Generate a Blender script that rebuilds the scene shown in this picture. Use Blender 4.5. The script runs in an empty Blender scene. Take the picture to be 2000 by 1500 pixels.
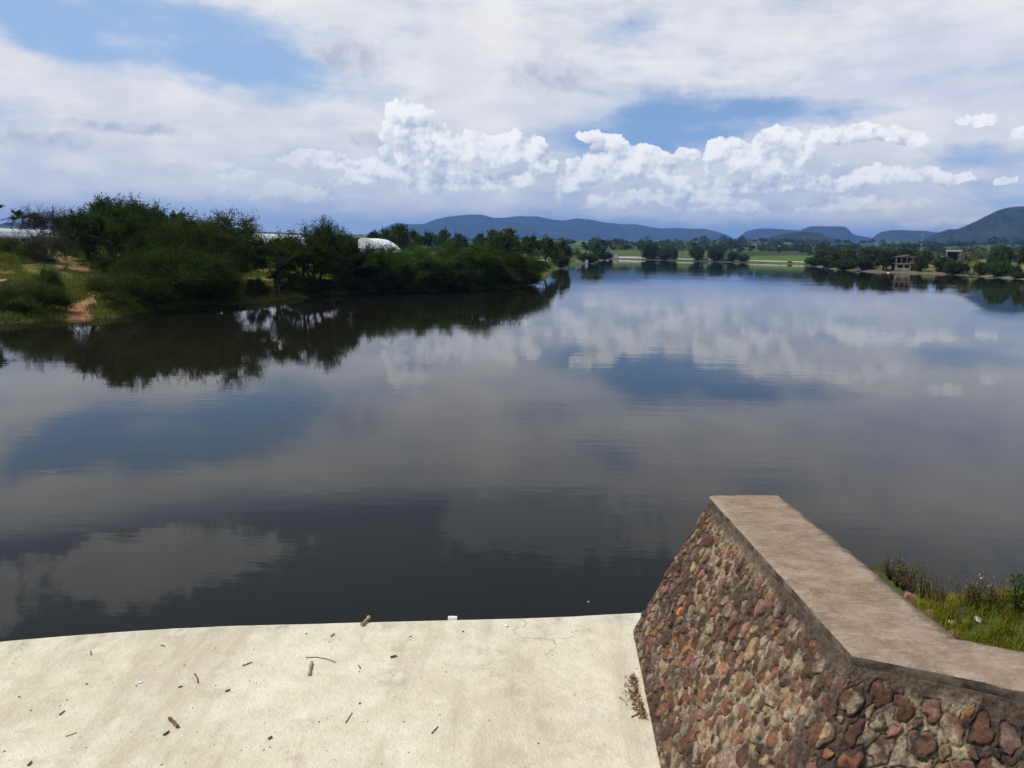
import bpy, math, random
import numpy as np
from math import radians
from mathutils import Vector, Matrix

# ------------------------------------------------------------------ camera
sc = bpy.context.scene
COL = sc.collection
CAMZ = 4.3
PITCH, ROLL, FPX = radians(9.9), radians(1.15), 1500.0
_F = Vector((0, math.cos(PITCH), -math.sin(PITCH))); _R0 = Vector((1, 0, 0)); _U0 = _R0.cross(_F)
_R = _R0*math.cos(ROLL)+_U0*math.sin(ROLL); _U = _U0*math.cos(ROLL)-_R0*math.sin(ROLL)
cd = bpy.data.cameras.new('camera'); cam = bpy.data.objects.new('camera', cd); COL.objects.link(cam)
cam.matrix_world = Matrix(((_R.x, _U.x, -_F.x, 0), (_R.y, _U.y, -_F.y, 0), (_R.z, _U.z, -_F.z, CAMZ), (0, 0, 0, 1)))
cd.sensor_width = 36; cd.lens = 36*FPX/2000; cd.clip_start = 0.05; cd.clip_end = 30000
sc.camera = cam

def ray(px, py):
    return (_R*((px-1000)/FPX) - _U*((py-750)/FPX) + _F).normalized()
def at(px, py, z):
    """where the sight line of a point of the photograph meets the level z"""
    d = ray(px, py); t = (z-CAMZ)/d.z
    return Vector((d.x*t, d.y*t, z))
def atr(px, r):
    """ground position at bearing of px (taken at the horizon) and range r"""
    d = ray(px, 484+(px-1000)*.02); h = math.hypot(d.x, d.y)
    return d.x/h*r, d.y/h*r
def zat(px, py, r):
    d = ray(px, py); return CAMZ + d.z/math.hypot(d.x, d.y)*r
def azel(px, py):
    d = ray(px, py); return math.degrees(math.atan2(d.x, d.y)), math.degrees(math.asin(d.z))

# ------------------------------------------------------------------ render settings
sc.view_settings.view_transform = 'Standard'; sc.view_settings.look = 'None'
sc.view_settings.exposure = 0.25; sc.view_settings.gamma = 1.0
sc.render.engine = 'CYCLES'
sc.cycles.max_bounces = 8; sc.cycles.diffuse_bounces = 2; sc.cycles.glossy_bounces = 3
sc.cycles.transmission_bounces = 2; sc.cycles.volume_bounces = 1; sc.cycles.transparent_max_bounces = 8
sc.cycles.use_denoising = True; sc.cycles.adaptive_threshold = .02
sc.cycles.sample_clamp_indirect = 4

# ------------------------------------------------------------------ node expression helper
class NT:
    def __init__(s, tree): s.t = tree; s.n = tree.nodes; s.l = tree.links
    def new(s, kind, **kw):
        n = s.n.new(kind)
        for k, v in kw.items(): setattr(n, k, v)
        return n
    def put(s, sock, v):
        if isinstance(v, X): s.l.new(v.s, sock)
        elif hasattr(v, 'is_output'): s.l.new(v, sock)
        else: sock.default_value = v
    def m(s, op, *a, clamp=False):
        n = s.new('ShaderNodeMath', operation=op, use_clamp=clamp)
        for i, v in enumerate(a): s.put(n.inputs[i], v)
        return X(s, n.outputs[0])
    def vm(s, op, *a, out=0):
        n = s.new('ShaderNodeVectorMath', operation=op)
        for i, v in enumerate(a): s.put(n.inputs[i], v)
        return X(s, n.outputs[out])
    def noise(s, v, scale, detail=4, rough=.5, dim='3D', out='Fac', dist=0.0, lac=2.0):
        n = s.new('ShaderNodeTexNoise', noise_dimensions=dim)
        s.put(n.inputs['Vector'], v); s.put(n.inputs['Scale'], scale); n.inputs['Detail'].default_value = detail
        n.inputs['Roughness'].default_value = rough; n.inputs['Distortion'].default_value = dist; n.inputs['Lacunarity'].default_value = lac
        return X(s, n.outputs[out])
    def voro(s, v, scale, feature='F1', out='Distance', dim='3D', rand=1.0):
        n = s.new('ShaderNodeTexVoronoi', feature=feature, voronoi_dimensions=dim)
        s.put(n.inputs['Vector'], v); s.put(n.inputs['Scale'], scale); n.inputs['Randomness'].default_value = rand
        return X(s, n.outputs[out])
    def ramp(s, f, *stops, interp='LINEAR'):
        n = s.new('ShaderNodeValToRGB'); cr = n.color_ramp; cr.interpolation = interp
        while len(cr.elements) < len(stops): cr.elements.new(.5)
        for e, (p, c) in zip(cr.elements, stops):
            e.position = p; e.color = (*c, 1) if len(c) == 3 else c
        s.put(n.inputs[0], f); return X(s, n.outputs[0])
    def smooth(s, x, a, b, lo=0.0, hi=1.0):
        n = s.new('ShaderNodeMapRange', interpolation_type='SMOOTHSTEP')
        for i, v in enumerate((x, a, b, lo, hi)): s.put(n.inputs[i], v)
        return X(s, n.outputs[0])
    def mix(s, f, a, b, blend='MIX'):
        n = s.new('ShaderNodeMix', data_type='RGBA', blend_type=blend)
        s.put(n.inputs[0], f)
        for i, v in ((6, a), (7, b)):
            if isinstance(v, tuple) and len(v) == 3: v = (*v, 1)
            s.put(n.inputs[i], v)
        return X(s, n.outputs[2])
    def xyz(s, x, y, z=0.0):
        n = s.new('ShaderNodeCombineXYZ')
        for i, v in enumerate((x, y, z)): s.put(n.inputs[i], v)
        return X(s, n.outputs[0])
    def sep(s, v):
        n = s.new('ShaderNodeSeparateXYZ'); s.put(n.inputs[0], v)
        return [X(s, n.outputs[i]) for i in range(3)]
    def attr(s, name, out='Color'):
        n = s.new('ShaderNodeAttribute', attribute_name=name); return X(s, n.outputs[out])
    def pos(s): return X(s, s.new('ShaderNodeNewGeometry').outputs['Position'])
    def obj(s): return X(s, s.new('ShaderNodeTexCoord').outputs['Object'])
    def rnd(s): return X(s, s.new('ShaderNodeObjectInfo').outputs['Random'])
    def bump(s, h, strength=.5, dist=.01, normal=None):
        n = s.new('ShaderNodeBump'); n.inputs['Strength'].default_value = strength; n.inputs['Distance'].default_value = dist
        s.put(n.inputs['Height'], h)
        if normal is not None: s.put(n.inputs['Normal'], normal)
        return X(s, n.outputs[0])
class X:
    def __init__(s, nt, sock): s.nt = nt; s.s = sock
    def __add__(a, b): return a.nt.m('ADD', a, b)
    __radd__ = __add__
    def __sub__(a, b): return a.nt.m('SUBTRACT', a, b)
    def __rsub__(a, b): return a.nt.m('SUBTRACT', b, a)
    def __mul__(a, b): return a.nt.m('MULTIPLY', a, b)
    __rmul__ = __mul__
    def __truediv__(a, b): return a.nt.m('DIVIDE', a, b)
    def clamp(a): return a.nt.m('ADD', a, 0.0, clamp=True)
    def max(a, b): return a.nt.m('MAXIMUM', a, b)
    def min(a, b): return a.nt.m('MINIMUM', a, b)

# ------------------------------------------------------------------ world: clear sky with clouds painted on the dome by direction
SUN_EL, SUN_AZ = radians(58), radians(-98)       # azimuth from +Y towards +X
world = bpy.data.worlds.new('World'); sc.world = world; world.use_nodes = True
world.node_tree.nodes.clear()
W = NT(world.node_tree)
SKY_K = 0.10
def px_ell(cx, cy, rx, ry):
    a, e = azel(cx, cy); a2, _ = azel(cx+10, cy); _, e2 = azel(cx, cy-10)
    return a, e, rx*(a2-a)/10, ry*(e2-e)/10
CUMULUS = [(782,212,20,17),(798,240,42,34),(815,280,58,42),(848,308,80,50),(905,300,48,38),(925,288,28,24),(960,310,50,36),(1000,298,38,36),(1032,300,36,30),(1050,325,34,28),
 (900,345,150,30),(740,335,52,24),(700,338,25,14),(622,312,62,17),(655,318,30,12),(1000,345,70,25),
 (1195,298,50,24),(1168,268,38,10),(1230,330,100,38),(1160,345,55,25),(1290,335,24,26),(1312,362,36,22),(1345,372,28,16),(1280,385,150,22),(1110,360,40,20),
 (1340,302,26,12),(1400,298,22,24),(1440,315,55,36),(1490,290,28,22),(1525,280,38,30),(1565,298,38,28),(1500,330,105,34),(1540,350,55,18),
 (1600,256,18,12),(1650,268,42,18),(1690,260,36,18),(1740,268,46,19),(1775,278,30,14),(1916,233,40,11),(1998,260,20,14),
 (1700,348,50,24),(1765,342,60,20),(1850,350,50,10),(1960,352,20,7),(1466,398,30,17),(1415,396,40,16),
 (1735,420,26,12),(1790,438,40,8),(1860,430,60,8),(1590,404,60,9),(436,322,26,9),(452,348,24,8),(545,360,34,8),(480,340,22,7),
 (1250,388,170,24),(890,366,190,20),(1500,362,125,26),(700,352,70,14),(1400,408,130,12),(1680,395,120,16),(560,378,120,12)]
def billow_group():
    g = bpy.data.node_groups.new('billow', 'ShaderNodeTree')
    g.interface.new_socket('P', in_out='INPUT', socket_type='NodeSocketVector')
    g.interface.new_socket('B', in_out='OUTPUT', socket_type='NodeSocketFloat')
    g.interface.new_socket('Q', in_out='OUTPUT', socket_type='NodeSocketVector')
    G = NT(g); gi = G.new('NodeGroupInput'); go = G.new('NodeGroupOutput'); P = X(G, gi.outputs[0])
    w = G.noise(P, .7, 3, .6, dim='2D', out='Color')
    Q = G.vm('MULTIPLY_ADD', w, (1.0, .8, 0), G.vm('ADD', P, (-.5, -.40, 0)))
    w2 = G.noise(P, 3.0, 2, .6, dim='2D', out='Color')
    Q2 = G.vm('MULTIPLY_ADD', w2, (.35, .35, 0), Q)
    b1 = G.voro(Q2, .80, 'F1', dim='2D'); b2 = G.voro(Q2, 1.9, 'F1', dim='2D'); b3 = G.voro(Q2, 4.2, 'F1', dim='2D')
    G.put(go.inputs[0], (.45-b1)*.52 + (.45-b2)*.27 + (.45-b3)*.08); G.put(go.inputs[1], Q)
    return g
def cloud_group():
    g = bpy.data.node_groups.new('cumulus_field', 'ShaderNodeTree')
    g.interface.new_socket('Q', in_out='INPUT', socket_type='NodeSocketVector')
    g.interface.new_socket('L', in_out='OUTPUT', socket_type='NodeSocketFloat')
    G = NT(g); gi = G.new('NodeGroupInput'); go = G.new('NodeGroupOutput'); Q = X(G, gi.outputs[0])
    acc = None
    for c in CUMULUS:
        a, e, ra, re = px_ell(*c)
        v = G.vm('MULTIPLY_ADD', Q, (1/ra, 1/re, 0), (-a/ra, -e/re, 0))
        L = G.vm('LENGTH', v, out=1)
        acc = L if acc is None else G.m('SMOOTH_MIN', acc, L, .22)
    G.put(go.inputs[0], (1.12 - acc)*1.25)
    return g
def build_world():
    tc = W.new('ShaderNodeTexCoord'); d = X(W, tc.outputs['Generated'])
    dn = W.vm('NORMALIZE', d); x, y, z = W.sep(dn)
    az = W.m('ARCTAN2', x, y)*57.29578; el = W.m('ARCSINE', z)*57.29578
    P = W.xyz(az, el)
    sky = W.new('ShaderNodeTexSky', sky_type='NISHITA', sun_disc=False, sun_elevation=SUN_EL, sun_rotation=SUN_AZ,
                altitude=1500, air_density=1.0, dust_density=.6, ozone_density=1.6)
    clear = W.vm('SCALE', X(W, sky.outputs[0])); clear.s.node.inputs['Scale'].default_value = SKY_K*1.15
    clear = W.mix(.75, clear, W.mix(W.smooth(az, -14, 4), (.31, .46, .68), (.19, .33, .57)))
    def blobs(lst, power=1.0):
        acc = None
        for cx, cy, rx, ry, k in lst:
            a, e, ra, re = px_ell(cx, cy, rx, ry) if cy > -900 else (cx, 0, rx, ry)
            v = W.vm('MULTIPLY_ADD', Pw, (1/ra, 1/re, 0), (-a/ra, -e/re, 0))
            L = W.vm('LENGTH', v, out=1)
            t = W.smooth(L, 1.35, .35)*k
            acc = t if acc is None else acc+t
        return acc
    wn = W.noise(P, .12, 5, .6, dim='2D', out='Color')
    Pw = W.vm('MULTIPLY_ADD', wn, (7, 3.4, 0), W.vm('ADD', P, (-3.5, -1.7, 0)))
    # high veil: streaked noise, opened where the photograph shows blue
    st = W.vm('MULTIPLY', P, (.045, .14, 0)); v1 = W.noise(st, 1.6, 7, .58, dim='2D', dist=.5)
    v2 = W.noise(W.vm('MULTIPLY', P, (.09, .3, 0)), 2.0, 6, .6, dim='2D')
    openings = blobs([(300,65,420,90,.85),(560,160,190,60,.55),(30,20,160,60,.5),(1340,255,310,62,.80),(1600,225,200,28,.35),(1900,300,170,34,.6),(1960,370,120,50,.6),
                      (1250,25,120,40,.22),(800,60,60,60,.2),(1140,150,120,40,.1),(1000,440,900,26,.5),(600,420,300,26,.25)])
    # above the frame (seen only in the water): mostly open blue with a few banks
    a1, e1 = azel(350, 1045); a2, e2 = azel(1700, 980)
    e1, e2 = 20.5, 19.0
    bn = W.noise(P, .55, 6, .62, dim='2D')
    def soft(a, e, ra, re):
        v = W.vm('MULTIPLY_ADD', Pw, (1/ra, 1/re, 0), (-a/ra, -e/re, 0)); return W.smooth(1.0-W.vm('LENGTH', v, out=1)+(bn-.5)*1.1, -.05, .32)
    top_open = W.smooth(el, 16.6, 19.5)
    bank = soft(-25.5, 21.5, 9.0, 2.6).max(soft(-38, 21.5, 4.5, 4.0)).max(soft(22, 19.5, 17, 4.5)*.62).max(soft(2, 20.5, 9, 2.6)*.4).max(soft(20, 40, 20, 8)*.5).max(soft(-60, 35, 25, 10)*.6)
    veil = 1.02 + (v1-.5)*1.3 + (v2-.5)*.9 - openings
    veil = W.smooth(veil, .0, 1.08)
    vt = bank.clamp()
    veil = veil*(1-top_open) + vt*top_open
    clear = W.mix(top_open*.65, clear, (.24, .26, .27))
    vshade = W.smooth(v2*.45 + W.noise(P, .16, 6, .6, dim='2D')*.55, .32, .66)
    lowdark = W.smooth(el+(v1-.5)*5, 9.5, 3.0)*W.smooth(az, -22, 2, .45, 1.0)
    c_hi = W.mix(vshade, (.655, .66, .685), (.775, .77, .755))
    c_lo = W.mix(vshade, (.48, .53, .61), (.68, .69, .705))
    vcol = W.mix(lowdark*.85, c_hi, c_lo)
    grey_r = blobs([(1900,120,260,110,.55),(1650,190,260,30,.5),(1150,215,200,30,.35)])
    vcol = W.mix(grey_r.clamp(), vcol, (.56, .58, .70))
    col = W.mix(veil, clear, vcol)
    # hazy blue band just over the hills
    band = W.smooth(el+(v2-.5)*1.6, 3.6, 1.0)
    col = W.mix(band*W.smooth(az, -34, 4, .62, .9), col, W.mix(W.smooth(az, -20, 8), (.46, .55, .67), (.25, .39, .58)))
    # small grey clouds in front of the veil
    def grey(lst):
        acc = None
        pn = W.vm('MULTIPLY_ADD', W.noise(P, .8, 5, .6, dim='2D', out='Color'), (1.8, 1.0, 0), W.vm('ADD', P, (-.9, -.5, 0)))
        for c in lst:
            a, e, ra, re = px_ell(*c[:4])
            L = W.vm('LENGTH', W.vm('MULTIPLY_ADD', pn, (1/ra, 1/re, 0), (-a/ra, -e/re, 0)), out=1)
            t = W.smooth(L, 1.25, .3)*c[4]; acc = t if acc is None else acc.max(t)
        return acc
    g = grey([(680,112,85,40,.8),(1072,148,80,38,.85),(250,249,125,17,.9),(95,272,120,20,.8),(722,272,58,17,.8),(1780,120,120,20,.2),(300,330,110,20,.35),(150,345,150,14,.3),(600,395,200,12,.3)])
    gcol = W.mix(W.smooth(W.noise(P, 1.0, 4, .5, dim='2D'), .35, .65), (.42, .45, .54), (.56, .58, .65))
    col = W.mix(g, col, gcol)
    # cumulus
    grp = cloud_group(); bil = billow_group()
    def BQ(v):
        n = W.new('ShaderNodeGroup', node_tree=bil); W.put(n.inputs[0], v); return X(W, n.outputs[0]), X(W, n.outputs[1])
    def FL_D(v):
        n = W.new('ShaderNodeGroup', node_tree=grp); W.put(n.inputs[0], v); return X(W, n.outputs[0])
    B0, Q0 = BQ(P); B1, Q1 = BQ(W.vm('ADD', P, (-.16, .24, 0)))
    B2, Q2 = BQ(W.vm('ADD', P, (-.5, .75, 0)))
    e0 = FL_D(Q0); e2 = FL_D(W.vm('ADD', Q0, (-.5, 1.0, 0)))
    fn = W.noise(P, 2.4, 6, .66, dim='2D'); wisp = W.noise(W.vm('MULTIPLY', P, (.7, 1.4, 0)), .9, 6, .6, dim='2D')
    d0 = e0 + B0*.95 + (fn-.5)*.22 + .13
    under = W.smooth(e0-e2+B0*.3, .10, -.55)
    mask = W.smooth(d0/(under*2.6+.16), .0, 1.0)*W.smooth(el, .9, 3.2)
    light = .50 + (e0-e2).clamp()*.34 - (e2-e0).clamp()*.40 + (B0-B2)*.85 + (B0-B1)*.35 + (fn-.5)*.16 + (wisp-.5)*.7
    light = W.smooth(light, .0, 1.0)
    sh = W.mix(light, (.42, .49, .59), (.90, .90, .88))
    far = W.smooth(el, 6.0, 1.0)
    sh = W.mix(far*.6, sh, W.mix(light, (.47, .55, .65), (.76, .75, .71)))
    left_fade = W.smooth(az, -11, -17)*.5
    col = W.mix(mask*(1-left_fade)*W.smooth(wisp, .2, .42, .75, 1.0), col, sh)
    # warm light low on the right
    a, e = azel(1790, 425)
    warm = W.smooth(W.vm('LENGTH', W.vm('MULTIPLY_ADD', Pw, (1/6.5, 1/1.1, 0), (-a/6.5, -e/1.1, 0)), out=1), 1.4, .3)
    col = W.mix(warm*.55, col, (.80, .72, .60))
    bg = W.new('ShaderNodeBackground'); W.put(bg.inputs[0], col); bg.inputs[1].default_value = 1.0
    # away from the lake side the same sky with a plain broken veil (cheap to evaluate)
    v0 = W.noise(dn, 1.7, 4, .6)
    back = W.mix(W.smooth(v0, .42, .62)*W.smooth(el, 75, 20, .35, .8), clear, (.66, .68, .73))
    back = W.mix(W.smooth(el, 1.0, -1.0), back, (.10, .11, .10))
    bg2 = W.new('ShaderNodeBackground'); W.put(bg2.inputs[0], back)
    front = W.m('GREATER_THAN', az, -52)*W.m('LESS_THAN', az, 52)*W.m('GREATER_THAN', el, -.5)*W.m('LESS_THAN', el, 30)
    ms = W.new('ShaderNodeMixShader'); W.put(ms.inputs[0], front); W.l.new(bg2.outputs[0], ms.inputs[1]); W.l.new(bg.outputs[0], ms.inputs[2])
    out = W.new('ShaderNodeOutputWorld'); W.l.new(ms.outputs[0], out.inputs[0])
build_world()
world.cycles.sampling_method = 'MANUAL'; world.cycles.sample_map_resolution = 512

sl = bpy.data.lights.new('sun', 'SUN'); sl.energy = 3.0; sl.angle = radians(.5); sl.color = (1, .955, .88)
sun = bpy.data.objects.new('sun', sl); COL.objects.link(sun)
sd = Vector((math.sin(SUN_AZ)*math.cos(SUN_EL), math.cos(SUN_AZ)*math.cos(SUN_EL), math.sin(SUN_EL)))
sun.rotation_euler = sd.to_track_quat('Z', 'Y').to_euler(); sun.location = (0, 0, 50)

# ------------------------------------------------------------------ helpers
def tag(o, label=None, cat=None, group=None, kind=None):
    for k, v in (('label', label), ('category', cat), ('group', group), ('kind', kind)):
        if v: o[k] = v
    return o
def empty(name, loc, rz=0.0):
    o = bpy.data.objects.new(name, None); COL.objects.link(o); o.location = loc; o.rotation_euler = (0, 0, rz)
    o.empty_display_size = .2; return o
def mesh_np(name, V, F, smooth=False, colors=None, mats=None, midx=None):
    """F: (n,3) or (n,4) int array"""
    V = np.asarray(V, np.float32); F = np.asarray(F, np.int32); k = F.shape[1]
    me = bpy.data.meshes.new(name)
    me.vertices.add(len(V)); me.vertices.foreach_set('co', V.ravel())
    me.loops.add(F.size); me.loops.foreach_set('vertex_index', F.ravel())
    me.polygons.add(len(F)); me.polygons.foreach_set('loop_start', np.arange(0, F.size, k, dtype=np.int32))
    me.polygons.foreach_set('use_smooth', np.full(len(F), bool(smooth)))
    if midx is not None: me.polygons.foreach_set('material_index', np.asarray(midx, np.int32))
    me.update(calc_edges=True)
    if colors is not None:
        a = me.color_attributes.new('col', 'FLOAT_COLOR', 'POINT')
        c = np.ones((len(V), 4), np.float32); c[:, :3] = colors; a.data.foreach_set('color', c.ravel())
    for m in (mats or []): me.materials.append(m)
    return me
def link(name, me, parent=None, loc=None):
    o = bpy.data.objects.new(name, me); COL.objects.link(o)
    if parent is not None: o.parent = parent
    if loc is not None: o.location = loc
    return o
def grid_faces(nu, nv, wrap=False):
    i, j = np.meshgrid(np.arange(nu-1), np.arange(nv-1 if not wrap else nv), indexing='ij')
    j2 = (j+1) % nv
    return np.stack([i*nv+j, (i+1)*nv+j, (i+1)*nv+j2, i*nv+j2], -1).reshape(-1, 4)
class MB:
    """collects simple shapes into one mesh"""
    def __init__(s): s.V = []; s.F = []; s.n = 0
    def add(s, V, F):
        V = np.asarray(V, float); s.V.append(V); s.F += [tuple(int(i)+s.n for i in f) for f in F]; s.n += len(V); return s
    def box(s, c, d, rz=0.0, top=1.0):
        x, y, z = np.array(d)/2
        P = np.array([[-x,-y,-z],[x,-y,-z],[x,y,-z],[-x,y,-z],[-x*top,-y*top,z],[x*top,-y*top,z],[x*top,y*top,z],[-x*top,y*top,z]])
        co, si = math.cos(rz), math.sin(rz)
        P = np.stack([P[:,0]*co-P[:,1]*si, P[:,0]*si+P[:,1]*co, P[:,2]], 1)+np.array(c)
        return s.add(P, [(0,3,2,1),(4,5,6,7),(0,1,5,4),(1,2,6,5),(2,3,7,6),(3,0,4,7)])
    def tube(s, pts, rad, n=6, cap=True):
        pts = np.asarray(pts, float); rad = np.broadcast_to(np.asarray(rad, float), (len(pts),))
        V = []
        for i, p in enumerate(pts):
            t = pts[min(i+1, len(pts)-1)]-pts[max(i-1, 0)]; t = t/(np.linalg.norm(t)+1e-9)
            u = np.cross(t, [0, 0, 1.] if abs(t[2]) < .9 else [1., 0, 0]); u /= np.linalg.norm(u)+1e-9; w = np.cross(t, u)
            a = np.arange(n)*2*math.pi/n
            V.append(p+rad[i]*(np.cos(a)[:, None]*u+np.sin(a)[:, None]*w))
        F = [(i*n+j, i*n+(j+1) % n, (i+1)*n+(j+1) % n, (i+1)*n+j) for i in range(len(pts)-1) for j in range(n)]
        if cap: F += [tuple(range(n))[::-1], tuple((len(pts)-1)*n+j for j in range(n))]
        return s.add(np.concatenate(V), F)
    def build(s, name, mat, parent=None, smooth=False, loc=None):
        me = bpy.data.meshes.new(name); me.from_pydata(np.concatenate(s.V).tolist(), [], s.F)
        me.materials.append(mat)
        if smooth: me.polygons.foreach_set('use_smooth', [True]*len(me.polygons))
        me.update(); return link(name, me, parent, loc)
# numpy value noise
def _hash(ix, iy, seed):
    h = (ix.astype(np.int64)*374761393 + iy.astype(np.int64)*668265263 + seed*1442695041) & 0xFFFFFFFF
    h = ((h ^ (h >> 13))*1274126177) & 0xFFFFFFFF
    return ((h ^ (h >> 16)) & 0xFFFF)/65535.0
def vnoise(x, y, seed=0):
    x = np.asarray(x, float); y = np.asarray(y, float)
    ix = np.floor(x); iy = np.floor(y); fx = x-ix; fy = y-iy; fx = fx*fx*(3-2*fx); fy = fy*fy*(3-2*fy)
    a = _hash(ix, iy, seed); b = _hash(ix+1, iy, seed); c = _hash(ix, iy+1, seed); d = _hash(ix+1, iy+1, seed)
    return (a*(1-fx)+b*fx)*(1-fy)+(c*(1-fx)+d*fx)*fy
def fbm(x, y, oct=5, seed=0, rough=.5):
    s = 0; a = 1; t = 0
    for k in range(oct):
        s = s+a*vnoise(x*2**k+17.3*k, y*2**k-9.1*k, seed+k); t += a; a *= rough
    return s/t
def sstep(x, a, b):
    t = np.clip((x-a)/(b-a), 0, 1); return t*t*(3-2*t)
def material(name, build):
    m = bpy.data.materials.new(name); m.use_nodes = True; m.node_tree.nodes.clear()
    T = NT(m.node_tree); out = T.new('ShaderNodeOutputMaterial')
    r = build(T); T.l.new(r.s if isinstance(r, X) else r, out.inputs[0]); return m
def principled(T, color, rough=.8, normal=None, spec=.3, **kw):
    p = T.new('ShaderNodeBsdfPrincipled')
    if isinstance(color, tuple) and len(color) == 3: color = (*color, 1)
    T.put(p.inputs['Base Color'], color); T.put(p.inputs['Roughness'], rough); T.put(p.inputs['Specular IOR Level'], spec)
    if normal is not None: T.put(p.inputs['Normal'], normal)
    for k, v in kw.items(): T.put(p.inputs[k.replace('_', ' ')], v)
    return p.outputs[0]

# ------------------------------------------------------------------ lake outline on the water level (z = 0)
WP = lambda *pts: [tuple(at(x, y, 0.0)[:2]) for x, y in pts]
far = WP((1100,524),(1140,517),(1165,513),(1190,505.5))
LEFT = [(-60,-3),(-46,22)] + WP((0,632),(60,629),(150,625),(220,621),(300,610),(380,598),(440,596),(520,592),(570,584),(640,578),(720,574),(800,572),(900,568),(980,563),(1035,557),(1062,549),(1072,540),(1078,531)) + far
DAM_A, DAM_B = at(1187, 505.2, 0), at(1572, 515.5, 0)
RIGHT = WP((1572,516),(1600,523),(1650,528),(1700,531),(1760,533),(1850,536),(1930,541),(2000,546),(2120,556)) + [(70,40),(48,22),(20,12.5),(11,10.2)]
NEARB = WP((2000,1150),(1900,1166),(1820,1150),(1760,1128),(1715,1098))+[(3.0,8.6),(2.45,7.2),(2.3,5.8)]
SHORE = np.array(LEFT+RIGHT+NEARB+[(1.2,5.6),(1.2,3.0),(-9,2.5),(-60,-3)])
def poly_sdf(px, py, poly):
    """signed distance: negative inside the lake"""
    d = np.full(px.shape, 1e9); inside = np.zeros(px.shape, bool)
    for (x0, y0), (x1, y1) in zip(poly, np.roll(poly, -1, 0)):
        ex, ey = x1-x0, y1-y0; L = ex*ex+ey*ey+1e-12
        t = np.clip(((px-x0)*ex+(py-y0)*ey)/L, 0, 1)
        d = np.minimum(d, (px-x0-t*ex)**2+(py-y0-t*ey)**2)
        c = (y0 > py) != (y1 > py)
        with np.errstate(divide='ignore', invalid='ignore'):
            xi = ex*(py-y0)/(ey if ey else 1e-9)+x0
        inside ^= c & (px < xi)
    d = np.sqrt(d); return np.where(inside, -d, d)
def height(x, y):
    x = np.asarray(x, float); y = np.asarray(y, float)
    r = np.hypot(x, y)+1e-6; az = np.degrees(np.arctan2(x, y))
    d = poly_sdf(x, y, SHORE)
    dp = np.maximum(d, 0)
    n1 = fbm(x*.12, y*.12, 4, 3)-.5; n2 = fbm(x*.9, y*.9, 3, 8)-.5; n3 = fbm(x*.004+3, y*.004, 4, 21)-.5
    leftw = sstep(-az, 17, 26)*(r < 260)
    # left mound / low wooded shelf
    shelf = 1.15*(1-np.exp(-dp/4.0)) + .030*np.minimum(dp, 60)
    mound = .30*(1-np.exp(-dp/.7)) + 3.1*sstep(dp, 0, 27)
    z = shelf*(1-leftw)+mound*leftw
    # right bank: gentle beach, then a rise
    rightw = sstep(az, 17, 21)*sstep(r, 60, 110)*(1-sstep(r, 420, 700))
    zr = .45*(1-np.exp(-dp/2.5)) + .05*np.minimum(dp, 40) + sstep(az, 24, 32)*sstep(dp, 22, 85)*4.6
    z = z*(1-rightw)+zr*rightw
    z = z + n1*.5*sstep(dp, 1, 12)*(r < 900) + n2*.10*sstep(dp, .2, 2)*(r < 250)
    # far land climbs gently towards the hills
    zf = 1.6 + np.maximum(r-330, 0)*(.0125+.004*sstep(az, -5, 20)) + n3*sstep(r, 400, 1500)*42
    w = sstep(r, 230, 560)
    zz = z*(1-w)+np.minimum(zf, 70+n3*30)*w*(.12+.88*sstep(d, 0, 60))
    zz = np.where(d > 0, np.maximum(zz, .04*np.minimum(dp, 1)), zz)
    zl = -np.minimum(-np.minimum(d, 0)*.22+.02, 1.6)
    # steep little bank right behind the stone wall
    nb = (x > 1.15) & (y > -4) & (r < 26)
    zb = 2.25*sstep(dp, 0.0, 5.2) + .9*sstep(dp, 4, 9)*0 + .10*(fbm(x*2.2, y*2.2, 3, 5)-.5)*sstep(dp, .1, 1)
    zz = np.where(nb, zb*sstep(x+(y-3)*.3, 1.4, 2.6), zz)
    back = (d > 0) & (y < 6) & (x <= 1.6)
    zz = np.where(back, .85, zz)
    return np.where(d > 0, zz, zl)
def sdf1(x, y): return float(poly_sdf(np.array([x]), np.array([y]), SHORE)[0])
_sr = {}
def shore_r(px):
    k = round(px/4)
    if k not in _sr:
        rr = np.linspace(45, 580, 1071); g = atr(k*4, 1.0); d = poly_sdf(g[0]*rr, g[1]*rr, SHORE); w = np.where(d < 0)[0]
        _sr[k] = float(rr[w[-1]]) if len(w) else 45.
    return _sr[k]
def hgt(x, y): return float(height(np.array([x]), np.array([y]))[0])

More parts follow.
